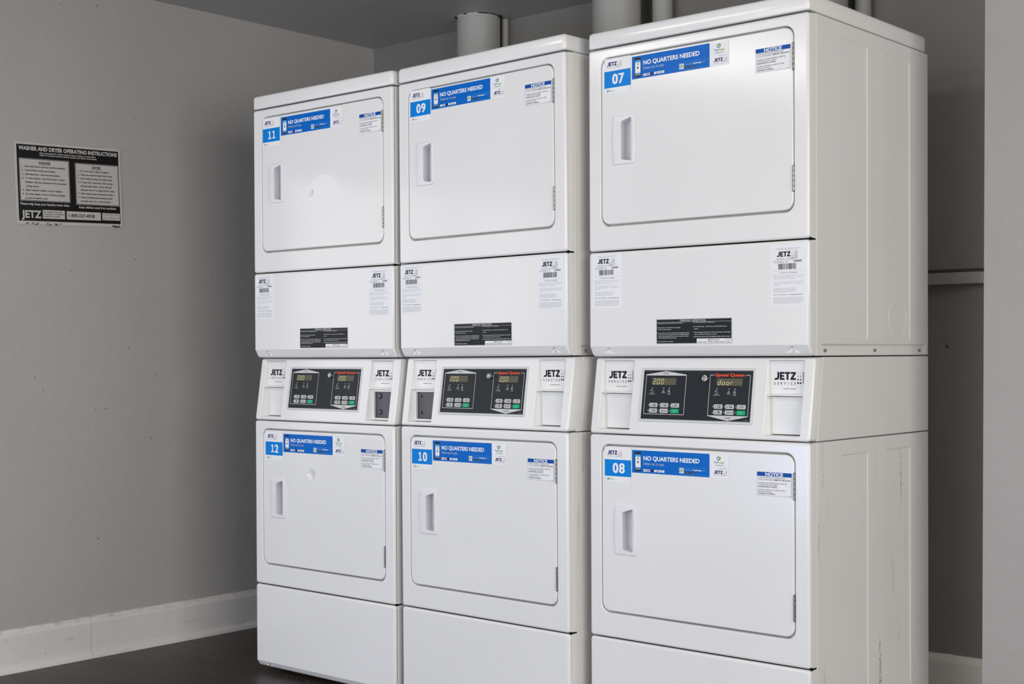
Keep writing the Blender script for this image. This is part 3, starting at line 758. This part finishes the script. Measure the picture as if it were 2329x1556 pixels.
def coin_well(side, bolts):
    """opened coin box: frame plate, grey steel liner, two fastening holes"""
    a, b = REC[side]; bm = bmesh.new(); y = 0.0300
    L, R, B_, T = a+0.0022, b-0.0022, 0.9530, 1.0500
    il, ib, it = L+0.0085, B_+0.0060, T-0.0075
    def F(u, v, w): return (u, w, v-ZF)
    o = ring(bm, rr(L, R, B_, T, 0.0005, 1), y, F); i0 = ring(bm, rr(il, R-0.0015, ib, it, 0.0005, 1), y, F); i1 = ring(bm, rr(il, R-0.0015, ib, it, 0.0005, 1), y+0.0080, F)
    fill(bm, [o, i0]); bridge(bm, i0, i1)
    o2 = ring(bm, rr(L, R, B_, T, 0.0005, 1), y+0.0080, F); bridge(bm, o, o2)
    j0 = ring(bm, rr(il+0.0006, R-0.0021, ib+0.0006, it-0.0006, 0.0005, 1), y+0.0078, F); j1 = ring(bm, rr(il+0.0006, R-0.0021, ib+0.0006, it-0.0006, 0.0005, 1), y+0.0100, F)
    bridge(bm, j0, j1, 1); fill(bm, [j1], 1)
    for zz in (0.9775, 1.0280):
        if bolts: cyl(bm, (il+0.020, y+0.0100, zz-ZF), (il+0.020, y+0.0040, zz-ZF), 0.0088, 0.0080, 20, mat=3, bev=0.003)
        else: box(bm, il+0.0145, il+0.0198, y+0.0085, y+0.0099, zz-0.004, zz+0.004, 2)
    return finish('coin_box_opening', bm, [mat_enamel, mat_coinbox, mat_hole, mat_bolt], 30)

def sm(d): return lambda x, z, h: (x, slant(z)-d-h, z-ZF)
def bezel_mesh():
    bm = bmesh.new()
    def F(u, v, w): return (u, slant(v)+w, v-ZF)
    def R_(i, r=0.005): return rr(0.1630+i, 0.5170-i, 0.9765+i, 1.1205-i, r, 5)
    r = [ring(bm, R_(0), 0.0008, F), ring(bm, R_(0), -0.0016, F), ring(bm, R_(0.0006), -0.0026, F), ring(bm, R_(0.0018), -0.0030, F), ring(bm, R_(0.0052, 0.002), -0.0030, F), ring(bm, R_(0.0064, 0.0012), -0.0020, F), ring(bm, R_(0.0070, 0.001), -0.0012, F)]
    for a, b in zip(r, r[1:]): bridge(bm, a, b)
    fill(bm, [r[-1]]); fill(bm, [r[0]])
    return finish('display_bezel', bm, mat_bezel, 35)
def overlay_mesh():
    P = Print(sm(0.0013))
    P.sheet([(0.1698, 0.9836), (0.5100, 0.9836), (0.5100, 1.1134), (0.1698, 1.1134)], 'overlay')
    t = 0.0013
    # upper frame with gable
    P.line([(0.1785, 1.1008), (0.1785, 0.9975)], t, 'lightgrey', 4); P.line([(0.1779, 0.9969), (0.3082, 0.9969)], t, 'lightgrey', 4); P.line([(0.3076, 0.9975), (0.3076, 1.1008)], t, 'lightgrey', 4)
    P.poly([(0.1779, 1.1000), (0.3082, 1.1000), (0.3082, 1.1020), (0.3070, 1.1028), (0.2428, 1.1117), (0.1790, 1.1028), (0.1779, 1.1020)], 'lightgrey', 4)
    P.text('UPPER', 0.2412, 1.1036, 0.0044, 'black', w=0.0186, al='c', lay=5, bold=0.0)
    P.line([(0.3822, 1.1018), (0.3822, 0.9970)], t, 'lightgrey', 4); P.line([(0.5026, 1.1018), (0.5026, 0.9970)], t, 'lightgrey', 4)
    P.line([(0.3816, 1.1022), (0.3958, 1.1022)], t, 'lightgrey', 4); P.line([(0.4895, 1.1022), (0.5032, 1.1022)], t, 'lightgrey', 4)
    P.poly([(0.3816, 0.9978), (0.5032, 0.9978), (0.5032, 0.9962), (0.4434, 0.9845), (0.3816, 0.9962)][::-1], 'lightgrey', 4)
    P.text('LOWER', 0.4432, 0.9893, 0.0044, 'black', w=0.0196, al='c', lay=5)
    P.text('Speed Queen', 0.3986, 1.0990, 0.0074, 'orange', w=0.0872, lay=5, bold=0.036, res=6)
    P.text('511088', 0.4921, 0.9862, 0.0014, 'lightgrey', w=0.0100, lay=4)
    for ox in (0.0, 0.2038):
        for lx in (0.2018, 0.2380, 0.2562): P.dot(lx+ox, 1.0664, 0.0015, 'lightgrey', 4, 10)
        # insert coins: pointer and slot
        P.poly([(0.1968+ox, 1.0618), (0.2010+ox, 1.0626), (0.2000+ox, 1.0596), (0.1990+ox, 1.0604), (0.1966+ox, 1.0575), (0.1956+ox, 1.0583), (0.1978+ox, 1.0608)], 'lightgrey', 4)
        P.frame(0.2028+ox, 0.2058+ox, 1.0568, 1.0590, 0.0004, 'lightgrey', 4)
        for i in range(3):
            xx = 0.2352+ox+i*0.0020; P.line([(xx, 1.0618), (xx+0.0008, 1.0606), (xx, 1.0594), (xx+0.0008, 1.0584)], 0.0005, 'lightgrey', 4)
        P.line([(0.2338+ox, 1.0568), (0.2412+ox, 1.0568)], 0.0012, 'lightgrey', 4)
        for i in (-1, 1): P.line([(0.2552+ox-i*0.0032, 1.0620), (0.2552+ox+i*0.0030, 1.0582)], 0.0006, 'lightgrey', 4)
        P.line([(0.2552+ox, 1.0622), (0.2552+ox, 1.0582)], 0.0005, 'lightgrey', 4); P.line([(0.2520+ox, 1.0572), (0.2586+ox, 1.0572)], 0.0013, 'lightgrey', 4)
        P.text('INSERT', 0.2012+ox, 1.0527, 0.0020, 'lightgrey', w=0.0105, al='c', lay=4, bold=0.01); P.text('COINS/CARD', 0.2012+ox, 1.0492, 0.0020, 'lightgrey', w=0.0196, al='c', lay=4, bold=0.01)
        P.text('DRYING', 0.2376+ox, 1.0527, 0.0020, 'lightgrey', w=0.0118, al='c', lay=4, bold=0.01)
        P.text('COOL', 0.2562+ox, 1.0527, 0.0020, 'lightgrey', w=0.0082, al='c', lay=4, bold=0.01); P.text('DOWN', 0.2562+ox, 1.0492, 0.0020, 'lightgrey', w=0.0092, al='c', lay=4, bold=0.01)
        for i in range(3):
            for z in (1.0211, 1.0060): P.dot(0.1928+ox+i*0.0348, z, 0.0014, 'lightgrey', 4, 10)
        P.rect(0.2780+ox, 0.2894+ox, 1.0857, 1.0936, 'dark', 4)
    return P.done('control_overlay')

SEG = {'2': 'abged', '0': 'abcdef', 'd': 'bcdeg', 'o': 'cdeg', 'r': 'eg', ' ': ''}
def display_mesh(which, s):
    ox = 0.1985 if which == 0 else 0.4030
    P = Print(sm(0.00215))
    P.sheet(rr(ox, ox+0.0784, 1.0750, 1.0934, 0.0006, 2), 'lcd', 0.0003)
    dots = '.' in s; s = s.replace('.', '')
    s = (s+'      ')[:6]
    for i in range(6):
        x = ox+0.0046+i*0.0126; z = 1.0772; w_, h_ = 0.0070, 0.0136; k = 0.10
        def q(u, v): return (x+u*w_+v*h_*k*1.0, z+v*h_)
        segs = dict(a=((0.1, 1), (0.9, 1)), g=((0.1, .5), (0.9, .5)), d=((0.1, 0), (0.9, 0)), f=((0, .95), (0, .55)), e=((0, .45), (0, .05)), b=((1, .95), (1, .55)), c=((1, .45), (1, .05)))
        for sname, (p0, p1) in segs.items():
            P.line([q(*p0), q(*p1)], 0.0012, 'lit' if sname in SEG[s[i]] else 'lcdoff', 4)
        if dots and i == 0: P.rect(x+w_+0.0016, x+w_+0.0030, z-0.0006, z+0.0010, 'lit', 4)
    return P.done('digital_display')
BT = (('PRM PRS', 'HIGH', 'TEMP'), ('', 'LOW', 'TEMP'), ('', 'NO', 'HEAT'), ('', 'MED', 'TEMP'), ('', 'DELICATES', ''), ('', 'START', ''))
def button_mesh(which, i):
    x0 = (0.1962 if which == 0 else 0.4000)+(i % 3)*0.0348; z1 = 1.0266 if i < 3 else 1.0117
    P = Print(sm(0.0016)); green = i == 5
    P.sheet(rr(x0, x0+0.0256, z1-0.0112, z1, 0.0016, 3), 'green' if green else 'silver', 0.0008)
    if green:
        P.text('START', x0+0.0128, z1-0.0062, 0.0028, 'paleblue', w=0.013, al='c', lay=8, bold=0.01); P.line([(x0+0.010, z1-0.0085), (x0+0.0156, z1-0.0085)], 0.0007, 'lightgrey', 8)
    else:
        P.rect(x0+0.0056, x0+0.0064, z1-0.0080, z1-0.0026, 'black', 8); P.dot(x0+0.0060, z1-0.0083, 0.0012, 'black', 8, 8)
        t1, t2 = BT[i][1], BT[i][2]
        if t2: P.text(t1, x0+0.0158, z1-0.0048, 0.0025, 'black', w=0.0098, al='c', lay=8, bold=0.02); P.text(t2, x0+0.0158, z1-0.0085, 0.0025, 'black', w=0.0110, al='c', lay=8, bold=0.02)
        else: P.text(t1, x0+0.0158, z1-0.0069, 0.0026, 'black', w=0.0150, al='c', lay=8, bold=0.02)
    return P.done('button')
def lock_mesh():
    bm = bmesh.new(); y = slant(1.0945); n_ = Vector((0, -1, K)).normalized(); c = Vector((0.3712, y-0.0008, 1.0925-ZF))
    cyl(bm, c, c+n_*0.0022, 0.0096, 0.0092, 28, mat=1); cyl(bm, c, c+n_*0.0125, 0.0080, 0.0080, 28, bev=0.0008)
    d = c+n_*0.0126; cyl(bm, d, d+n_*0.0003, 0.0052, 0.0052, 20, mat=1); cyl(bm, d, d+n_*0.0006, 0.0033, 0.0033, 16)
    e = d+n_*0.0004+Vector((0, 0, 0.0050)); cyl(bm, e, e+n_*0.0002, 0.0012, 0.0012, 6, mat=1)
    return finish('key_lock', bm, [mat_steel, mat_hole], 30)

def foot_mesh():
    bm = bmesh.new(); cyl(bm, (0, 0, 0), (0, 0, 0.008), 0.020, 0.018, 16, bev=0.003); cyl(bm, (0, 0, 0.007), (0, 0, 0.026), 0.006, n=12, mat=1)
    return finish('foot', bm, [mat_rubber, mat_steel], 30)

def make_dryer(i, loc, rz, lean, label, spec):
    root = bpy.data.objects.new('stacked_dryer', None); C.objects.link(root)
    root.location = loc; root.rotation_euler = (0, lean, rz)
    tag(root, label, 'clothes dryer', 'stacked dryers along the back wall')
    def part(name, key, fn, parent=root, lab=None):
        me = cached(key, fn); o = link(name, me, parent)
        if lab: o['label'] = lab
        return o
    part('lid', 'lid', lid_mesh)
    cu_ = part('cabinet', 'cab_up', lambda: cab_mesh('up')); part('cabinet', 'cab_mid', lambda: cab_mesh('mid')); part('cabinet', 'cab_lo', lambda: cab_mesh('lo'))
    sm_ = cached('screw', screw_mesh)
    for y in (0.0848, 0.3543, 0.6236):
        s = link('screw', sm_, cu_, (W_-0.0052, y, 1.1645-ZF)); s.rotation_euler = (0, 0, math.radians(90)); s['label'] = 'steel hex screw in the side flange'
    part('front_frame', 'fr_up', lambda: frame_mesh(1.4415, 1.9960, 0.0405, 0.6440, 1.5055, 1.9720))
    part('front_frame', 'fr_lo', lambda: frame_mesh(0.3790, 0.9366, 0.0370, 0.6445, 0.4440, 0.9125))
    for q in (0, 1):
        if q == 0: d = part('door', 'door%d0' % (i == 0), lambda: door_mesh(0.0455, 0.6392, 1.5135, 1.9660, mat_door11 if i == 0 else mat_enamel))
        else: d = part('door', 'door%d1' % (i == 0), lambda: door_mesh(0.0420, 0.6395, 0.4515, 0.9055, mat_door12 if i == 0 else mat_enamel))
        num, (nx, nz), (bx, bz), (ox, oz), worn = spec['door'][q]
        d['label'] = 'white dryer door with a blue number %s sticker' % num
        base = 0.0 if q == 0 else -1.0633
        part('handle', 'handle%d' % q, lambda: handle_mesh(1.7400 if q == 0 else 0.6770), d, 'moulded recessed pull handle')
        part('hinge', 'hinge%da' % q, lambda: hinge_mesh(*((1.8590, 1.9240) if q == 0 else (0.7955, 0.8605))), d, 'tarnished steel hinge')
        part('hinge', 'hinge%db' % q, lambda: hinge_mesh(*((1.5590, 1.6222) if q == 0 else (0.4932, 0.5578))), d, 'tarnished steel hinge')
        part('number_sticker', 'n'+num, lambda: number_sticker(num, nx, base+nz), d, 'white and blue sticker with the number %s' % num)
        part('payment_banner', 'b'+num, lambda: banner(bx, base+bz, worn), d, 'blue banner reading NO QUARTERS NEEDED')
        part('notice_sticker', 'o'+num, lambda: notice(ox, base+oz), d, 'white notice sticker with a blue heading bar')
    lp = part('lint_panel', 'lint', lambda: chamfer_panel(1.1512, 1.4380, 1.1790, 0.0150, (0.0660, 0.6350)))
    for x, hole in ((0.0635, i == 2), (0.6325, False)):
        s = link('screw', cached('screwh', lambda: screw_mesh(True)) if hole else sm_, lp, (x, 0.0155-(0.0034 if hole else 0.0018), 1.1640-ZF)); s['label'] = 'steel screw in a pressed pocket'
    (lx, lz, e1), (rx, rz_, e2) = spec['label']
    part('equipment_label', 'e'+e1, lambda: equipment_label(lx, lz, e1), lp, 'white label with equipment number %s and a barcode' % e1)
    part('equipment_label', 'e'+e2, lambda: equipment_label(rx, rz_, e2, crease=(i > 0)), lp, 'white label with equipment number %s and a barcode' % e2)
    px, pz = spec['plate']; part('instruction_plate', 'ip%d' % i, lambda: instruction_plate(px, pz), lp, 'black plate with operating instructions')
    tp = part('toe_panel', 'toe', lambda: chamfer_panel(0.0925, 0.3755, 0.1130, 0.0135, (0.0660, 0.6350)))
    for x in (0.0635, 0.6325):
        s = link('screw', cached('screwh', lambda: screw_mesh(True)), tp, (x, 0.0085, 0.1040-ZF)); s['label'] = 'dark screw hole in a pressed pocket'
    cp = part('control_panel', 'ctrl', control_mesh)
    part('display_bezel', 'bezel', bezel_mesh, cp, 'pale grey raised frame'); part('control_overlay', 'overlay', overlay_mesh, cp, 'dark overlay with UPPER and LOWER fields')
    for w_ in (0, 1):
        part('digital_display', 'dd%d%s' % (w_, spec['disp'][w_]), lambda: display_mesh(w_, spec['disp'][w_]), cp, 'amber digital display')
        for k in range(6): part('button', 'bt%d%d' % (w_, k), lambda: button_mesh(w_, k), cp, 'green start button' if k == 5 else 'light grey %s button' % BT[k][1].lower())
        part('coin_slot_cover', 'cs%d' % w_, lambda: coin_plate(w_), cp, 'white cover plate printed JETZ SERVICE'); part('divider', 'dv%d' % w_, lambda: divider_mesh(w_), cp); part('trim_bar', 'tb%d' % w_, lambda: trim_bar(w_), cp)
        c = spec['coin'][w_]
        if c == 'door': part('coin_box_door', 'cd%d' % w_, lambda: coin_door(w_), cp, 'white ribbed coin box door')
        else: part('coin_box_opening', 'cw%d%s' % (w_, c), lambda: coin_well(w_, c == 'bolts'), cp, 'open grey coin box with two dark %s' % ('bolts' if c == 'bolts' else 'square holes'))
    part('key_lock', 'lock', lock_mesh, cp, 'chrome round key lock')
    fm = cached('foot', foot_mesh)
    for x in (0.06, W_-0.06):
        for y in (0.09, 0.62): link('foot', fm, root, (x, y, 0.0))
    return root

make_dryer(0, (0, 0, -0.0007), 0.0006, 0.0003,
    'white stacked dryer numbered 11 above and 12 below, nearest the left wall',
    dict(door=(('11', (-0.0040, -0.0038), (-0.0014, -0.0025), (0.0, -0.0010), 0), ('12', (0.0008, -0.0018), (0.0012, -0.0015), (-0.0010, 0.0), 3)),
         label=((0.0053, 1.4330, '209846'), (0.5700, 1.4305, '209847')), plate=(0.2390, 1.2490), disp=('2.00', '2.00'), coin=('door', 'bolts')))
make_dryer(1, (0.7058, 0.0117, 0.0005), -0.0321, -0.0038,
    'white stacked dryer numbered 09 above and 10 below, middle of the three',
    dict(door=(('09', (-0.0003, 0.0020), (-0.0002, 0.0005), (-0.0006, -0.0022), 0), ('10', (-0.0055, 0.0002), (-0.0055, 0.0003), (-0.0008, -0.0004), 2)),
         label=((0.0048, 1.4345, '209850'), (0.5740, 1.4300, '209851')), plate=(0.2395, 1.2495), disp=('2.00', '2.00'), coin=('holes', 'door')))
make_dryer(2, (1.4280, 0.0351, 0.0), 0.0, 0.0,
    'white stacked dryer numbered 07 above and 08 below, its side facing out on the right',
    dict(door=(('07', (0.0, 0.0), (0.0, 0.0), (0.0, 0.0), 0), ('08', (-0.0035, 0.0010), (-0.0042, 0.0012), (0.0005, 0.0), 0)),
         label=((0.0118, 1.4345, '209848'), (0.5742, 1.4262, '209849')), plate=(0.2265, 1.2507), disp=('2.00', 'door'), coin=('door', 'door')))

# ------------------------------------------------------------------ room
XL, YB, HC = -0.64, 1.170, 2.492-ZF
def struct(name, bm, m, smooth=0, label=None):
    o = link(name, finish(name, bm, m, smooth)); o['kind'] = 'structure'
    if label: o['label'] = label
    return o
bm = bmesh.new(); box(bm, -1.0, 6.5, -5.6, YB+0.12, -0.10, 0.0, dz=0); struct('floor', bm, mat_floor)
bm = bmesh.new()
# ceiling slab with round openings around the ducts is hidden by the duct heads; one slab
box(bm, XL-0.12, 6.5, -5.6, YB+0.12, HC, HC+0.10, dz=0); struct('ceiling', bm, mat_ceil)
# left wall with a window opening just left of the view
def wall_left():
    bm = bmesh.new()
    def mp(u, v, w): return (XL-w, u, v)
    outer = [(-5.6, 0.0), (YB, 0.0), (YB, HC), (-5.6, HC)]; hole = [(-2.30, 0.72), (-0.70, 0.72), (-0.70, 1.86), (-2.30, 1.86)]
    a, b = ring(bm, outer, 0, mp), ring(bm, hole, 0, mp); a2, b2 = ring(bm, outer, 0.12, mp), ring(bm, hole, 0.12, mp)
    fill(bm, [a, b]); fill(bm, [a2, b2]); bridge(bm, b, b2); bridge(bm, a, a2)
    return bm
struct('wall_left', wall_left(), mat_wall)
bm = bmesh.new()
for (y0, y1, z0, z1) in ((-2.30, -2.26, 0.72, 1.86), (-0.74, -0.70, 0.72, 1.86), (-2.26, -0.74, 0.72, 0.76), (-2.26, -0.74, 1.82, 1.86), (-1.515, -1.485, 0.76, 1.82)):
    box(bm, XL-0.09, XL-0.05, y0, y1, z0, z1, dz=0)
struct('window_1', bm, mat_trim)
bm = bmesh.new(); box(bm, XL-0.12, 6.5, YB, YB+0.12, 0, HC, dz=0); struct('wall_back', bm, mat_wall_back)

# partition at the right edge of the view (its edge leans a few millimetres)
bm = bmesh.new()
xa, xb = 2.3515, 2.3650
vs = []
for y in (0.50, 0.62):
    vs.append([bm.verts.new(c) for c in ((xa, y, 0), (2.60, y, 0), (2.60, y, HC), (xb, y, HC))])
bm.faces.new(vs[0]); bm.faces.new(list(reversed(vs[1])))
bridge(bm, vs[0], vs[1])
struct('wall_right', bm, mat_pillar)

# baseboards: moulded profile with a quarter-round shoe
def baseboard(name, p0, p1, nrm, h=0.147):
    bm = bmesh.new(); d = (Vector(p1)-Vector(p0)).normalized(); n_ = Vector(nrm)
    prof = [(0, h), (0.004, h), (0.0065, h-0.004), (0.0085, h-0.009), (0.0135, h-0.014), (0.0150, h-0.019), (0.0150, h-0.022), (0.0165, h-0.0225), (0.0165, 0.022), (0.0215, 0.0205), (0.0265, 0.0165), (0.0295, 0.010), (0.0305, 0.0), (0, 0)]
    L = (Vector(p1)-Vector(p0)).length; k = max(2, int(L/0.02)); rings = []
    rnd = random.Random(3)
    for i in range(k+1):
        c = Vector(p0)+d*(L*i/k); j = rnd.uniform(-0.0006, 0.0012)
        rings.append([bm.verts.new(c+n_*a+Vector((0, 0, z+(j if z > h-0.003 else 0)))) for a, z in prof])
    for a, b in zip(rings, rings[1:]): bridge(bm, a, b)
    bm.faces.new(rings[0]); bm.faces.new(list(reversed(rings[-1])))
    o = link(name, finish(name, bm, mat_trim, 30)); o['kind'] = 'structure'; return o
baseboard('baseboard_left', (XL, -0.2515, 0), (XL, YB, 0), (1, 0, 0))
baseboard('baseboard_left', (XL, -4.0, 0), (XL, -0.2530, 0), (1, 0, 0), 0.1465)
baseboard('baseboard_back', (XL+0.031, YB, 0), (6.3, YB, 0), (0, -1, 0), 0.137)

# ledge high on the back wall in the alcove
bm = bmesh.new(); z0 = 1.3700-ZF
box(bm, 1.2, 2.1160, YB-0.110, YB, z0-0.003, z0+0.0315, dz=0)
lg = struct('trim_1', bm, mat_ledge)
bm = bmesh.new(); box(bm, 1.2, 2.30, YB-0.012, YB, z0+0.0325, z0+0.0475, dz=0); struct('ledge_shade_strip', bm, mat_shade_strip)  # dark strip painting in the crack and shadow above the ledge

# exhaust ducts rising behind the dryers
def duct(x, y, r, label, h0=1.2):
    bm = bmesh.new(); cyl(bm, (x, y, h0), (x, y, HC-0.0005), r, n=48)
    # torn caulk collar at the ceiling
    n = 48; rnd = random.Random(int(x*1000)); up_, lo = [], []
    o = link('exhaust_duct', finish('exhaust_duct', bm, mat_duct, 30))
    tag(o, label, 'duct', 'exhaust ducts behind the dryers')
    cb = bmesh.new()
    n = 96
    for i in range(n):
        a = 2*math.pi*i/n; d = (math.degrees(a)+180) % 360-180     # -180..180
        gap = 0.010 if (-142 < d < -124 or 18 < d < 48) else 0.0015+rnd.uniform(0, 0.002)
        rr_ = r+gap+rnd.uniform(0, 0.0015)
        up_.append(cb.verts.new((x+rr_*math.cos(a), y+rr_*math.sin(a), HC-0.0004))); lo.append(cb.verts.new((x+(r-0.001)*math.cos(a), y+(r-0.001)*math.sin(a), HC-0.0015-rnd.uniform(0, 0.004)-(0.006 if gap > 0.008 else 0))))
    bridge(cb, up_, lo)
    for i, f in enumerate(cb.faces): f.material_index = 1 if -124 < ((360*i/n+180) % 360-180) < -50 and (i//3) % 4 else 0
    link('sealant_ring', finish('sealant_ring', cb, [mat_hole, INK['lightgrey']], 0), o)['label'] = 'torn pale and black sealant at the ceiling'
    return o
duct(0.083, 1.058, 0.0855, 'grey painted round duct meeting the ceiling, behind dryer 09')
duct(0.772, 1.046, 0.0880, 'grey painted round duct behind dryer 07, right of the ragged ceiling hole')
duct(1.590, 1.046, 0.0900, 'grey painted round duct behind the top rear corner of dryer 07')

def riser(x, y, r, label):
    bm = bmesh.new(); cyl(bm, (x, y, 1.3), (x, y, HC-0.0003), r, n=24)
    tag(link('riser_pipe', finish('riser_pipe', bm, mat_duct, 30)), label, 'pipe', 'painted pipes on the back wall')
riser(0.1370, 1.1545, 0.0140, 'thin grey painted pipe just right of the duct that meets the ceiling')
riser(0.915, 1.1300, 0.0370, 'grey painted pipe right of the duct behind the left corner of dryer 07')
riser(1.695, 1.1420, 0.0260, 'grey painted pipe above the rear right side of dryer 07')

# ------------------------------------------------------------------ sign on the left wall
def sign():
    w, h = 0.4200, 0.2850
    root = bpy.data.objects.new('instruction_sign', None); C.objects.link(root)
    tag(root, 'black and white metal laundry instruction sign hung slightly crooked on the left wall', 'sign')
    P = Print(lambda x, z, hh: (x, -hh, z), 0.0002)
    P.sheet(rr(0, w, 0, h, 0.006, 3), 'signwhite', 0.0022)
    B = 13
    P.rect(0.0085, w-0.0085, 0.0120, h-0.0085, 'signblack', B)
    P.text('WASHER AND DRYER OPERATING INSTRUCTIONS', w/2+0.001, h-0.0275, 0.0130, 'signwhite', w=0.3900, al='c', lay=B+1, bold=0.042)
    P.text('Not responsible for clothes damage due to misuse or overloading.', 0.0960, h-0.0375, 0.0052, 'signwhite', w=0.2230, lay=B+1, bold=0.03)
    P.text('Refer to garment tags for special washing and drying instructions.', 0.0960, h-0.0450, 0.0052, 'signwhite', w=0.2270, lay=B+1, bold=0.03)
    def panel(x0, x1, z0, z1, title, tx, rows, lh):
        P.frame(x0, x1, z0, z1, 0.0010, 'signwhite', B+1); P.rect(x0+0.0030, x1-0.0030, z0+0.0030, z1-0.0030, 'signwhite', B+1)
        P.text(title, tx, z1-0.0180, 0.0085, 'signblack', al='c', lay=B+2, bold=0.03, sx=0.95); P.rect(tx-0.024, tx+0.024, z1-0.0202, z1-0.0194, 'signblack', B+2)
        for i, (t, ind, ww) in enumerate(rows): P.text(t, x0+0.0100+ind, z1-0.0305-i*lh, 0.0058, 'signblack', w=ww, lay=B+2, bold=0.03)
    panel(0.0155, 0.2090, 0.0810, h-0.0560, 'WASHER', 0.1130, (('1.  Only wash items rated as machine washable.', 0, .168), ('2.  Load clothes evenly and loosely.', 0, .128), ('3.  Add detergent.  See box instructions.', 0, .147), ('4.  To start washer, close lid & insert coin(s).', 0, .165),
          ('(Washer will stop whenever lid is re-opened', .010, .160), ('during cycle.)', .014, .049), ('5.  Select desired washer control settings.', 0, .155), ('6.  For best results, remove clothes promptly', 0, .163), ('at end of washer cycle.', .010, .086)), 0.0137)
    panel(0.2320, 0.4100, 0.0760, h-0.0600, 'DRYER', 0.3190, (('1.  Do not dry wool, rubber or plastics.', 0, .128), ('2.  Clean lint screen for faster drying time.', 0, .141), ('3.  Load clothes so they can tumble freely.', 0, .140), ('4.  To start dryer, close door, insert coin(s),', 0, .143),
          ('and push start button.  (Dryer will stop', .009, .128), ('whenever door is re-opened during cycle.)', .009, .139), ('5.  Select desired dryer temperature setting.', 0, .145), ('6.  Remove delicates and permanent press', 0, .139), ('promptly when dry to avoid wrinkling.', .009, .123)), 0.0134)
    P.text('Please help keep your laundry room clean.', 0.0165, 0.0675, 0.0078, 'signwhite', w=0.1900, lay=B+1, bold=0.03)
    P.text('Keep children away from machines.', 0.2430, 0.0640, 0.0078, 'signwhite', w=0.1530, lay=B+1, bold=0.03)
    P.text('JETZ', 0.0180, 0.0235, 0.0245, 'signwhite', w=0.0760, lay=B+1, bold=0.035)
    P.rect(0.0990, 0.1850, 0.0220, 0.0520, 'signwhite', B+1); P.rect(0.1920, 0.3300, 0.0220, 0.0510, 'signwhite', B+1); P.rect(0.3360, 0.4090, 0.0240, 0.0500, 'signwhite', B+1)
    for i, t in enumerate(('For machine service call', 'this number and identify the', 'machine by its number.')): P.text(t, 0.1030, 0.0435-i*0.0078, 0.0046, 'signblack', w=(.070, .078, .066)[i], lay=B+2, bold=0.02)
    P.text('1-800-527-4928', 0.2000, 0.0310, 0.0110, 'signblack', w=0.1050, lay=B+2, bold=0.02)
    for i, t in enumerate(('Laundry Room Leased', 'by', 'JETZ LAUNDRY SYSTEMS, INC.')): P.text(t, 0.3725, 0.0435-i*0.0070, 0.0036, 'signblack', w=(.055, .006, .062)[i], al='c', lay=B+2, bold=0.0)
    rnd = random.Random(5)
    for _ in range(26):   # chipped lower edge
        cx = rnd.choice((rnd.uniform(0.03, 0.17), rnd.uniform(0.37, 0.41))); cz = rnd.uniform(0.0005, 0.0065)
        P.poly([(cx+rnd.uniform(0.002, 0.008)*math.cos(a*1.047), cz+rnd.uniform(0.0006, 0.0020)*math.sin(a*1.047)) for a in range(6)], 'signblack', B+3)
    me = P.done('sign_face')
    o = link('sign_face', me, root)
    # put it on the wall: local x -> +Y, local -y -> +X
    ang = math.radians(2.0)
    R = Matrix(((0, -1, 0), (1, 0, 0), (0, 0, 1))).to_4x4() @ Matrix.Rotation(-ang, 4, 'Y')
    root.matrix_world = Matrix.Translation((XL+0.0012, -0.5200, 1.6165-ZF)) @ R
sign()

# debris swept against the foot of the first dryer
bm = bmesh.new(); rnd = random.Random(11)
for _ in range(240):
    x = rnd.uniform(0.0, 1.4); y = 0.012+rnd.gauss(0, 0.012); s = rnd.uniform(0.0006, 0.0022)
    pts = [(x+s*rnd.uniform(0.5, 1.8)*math.cos(a*1.26), y+s*rnd.uniform(0.4, 1.2)*math.sin(a*1.26), 0.0004+rnd.uniform(0, 0.0012)) for a in range(5)]
    c = bm.verts.new((x, y, 0.0015+s*0.6)); vv = [bm.verts.new(p) for p in pts]
    for i in range(5): bm.faces.new((vv[i], vv[(i+1) % 5], c))
o = link('dust', finish('dust', bm, plain('dust', (0.075, 0.068, 0.060), 0.9), 0))
tag(o, 'grey dust and lint along the floor under the front of the dryers', 'dust', kind='stuff')
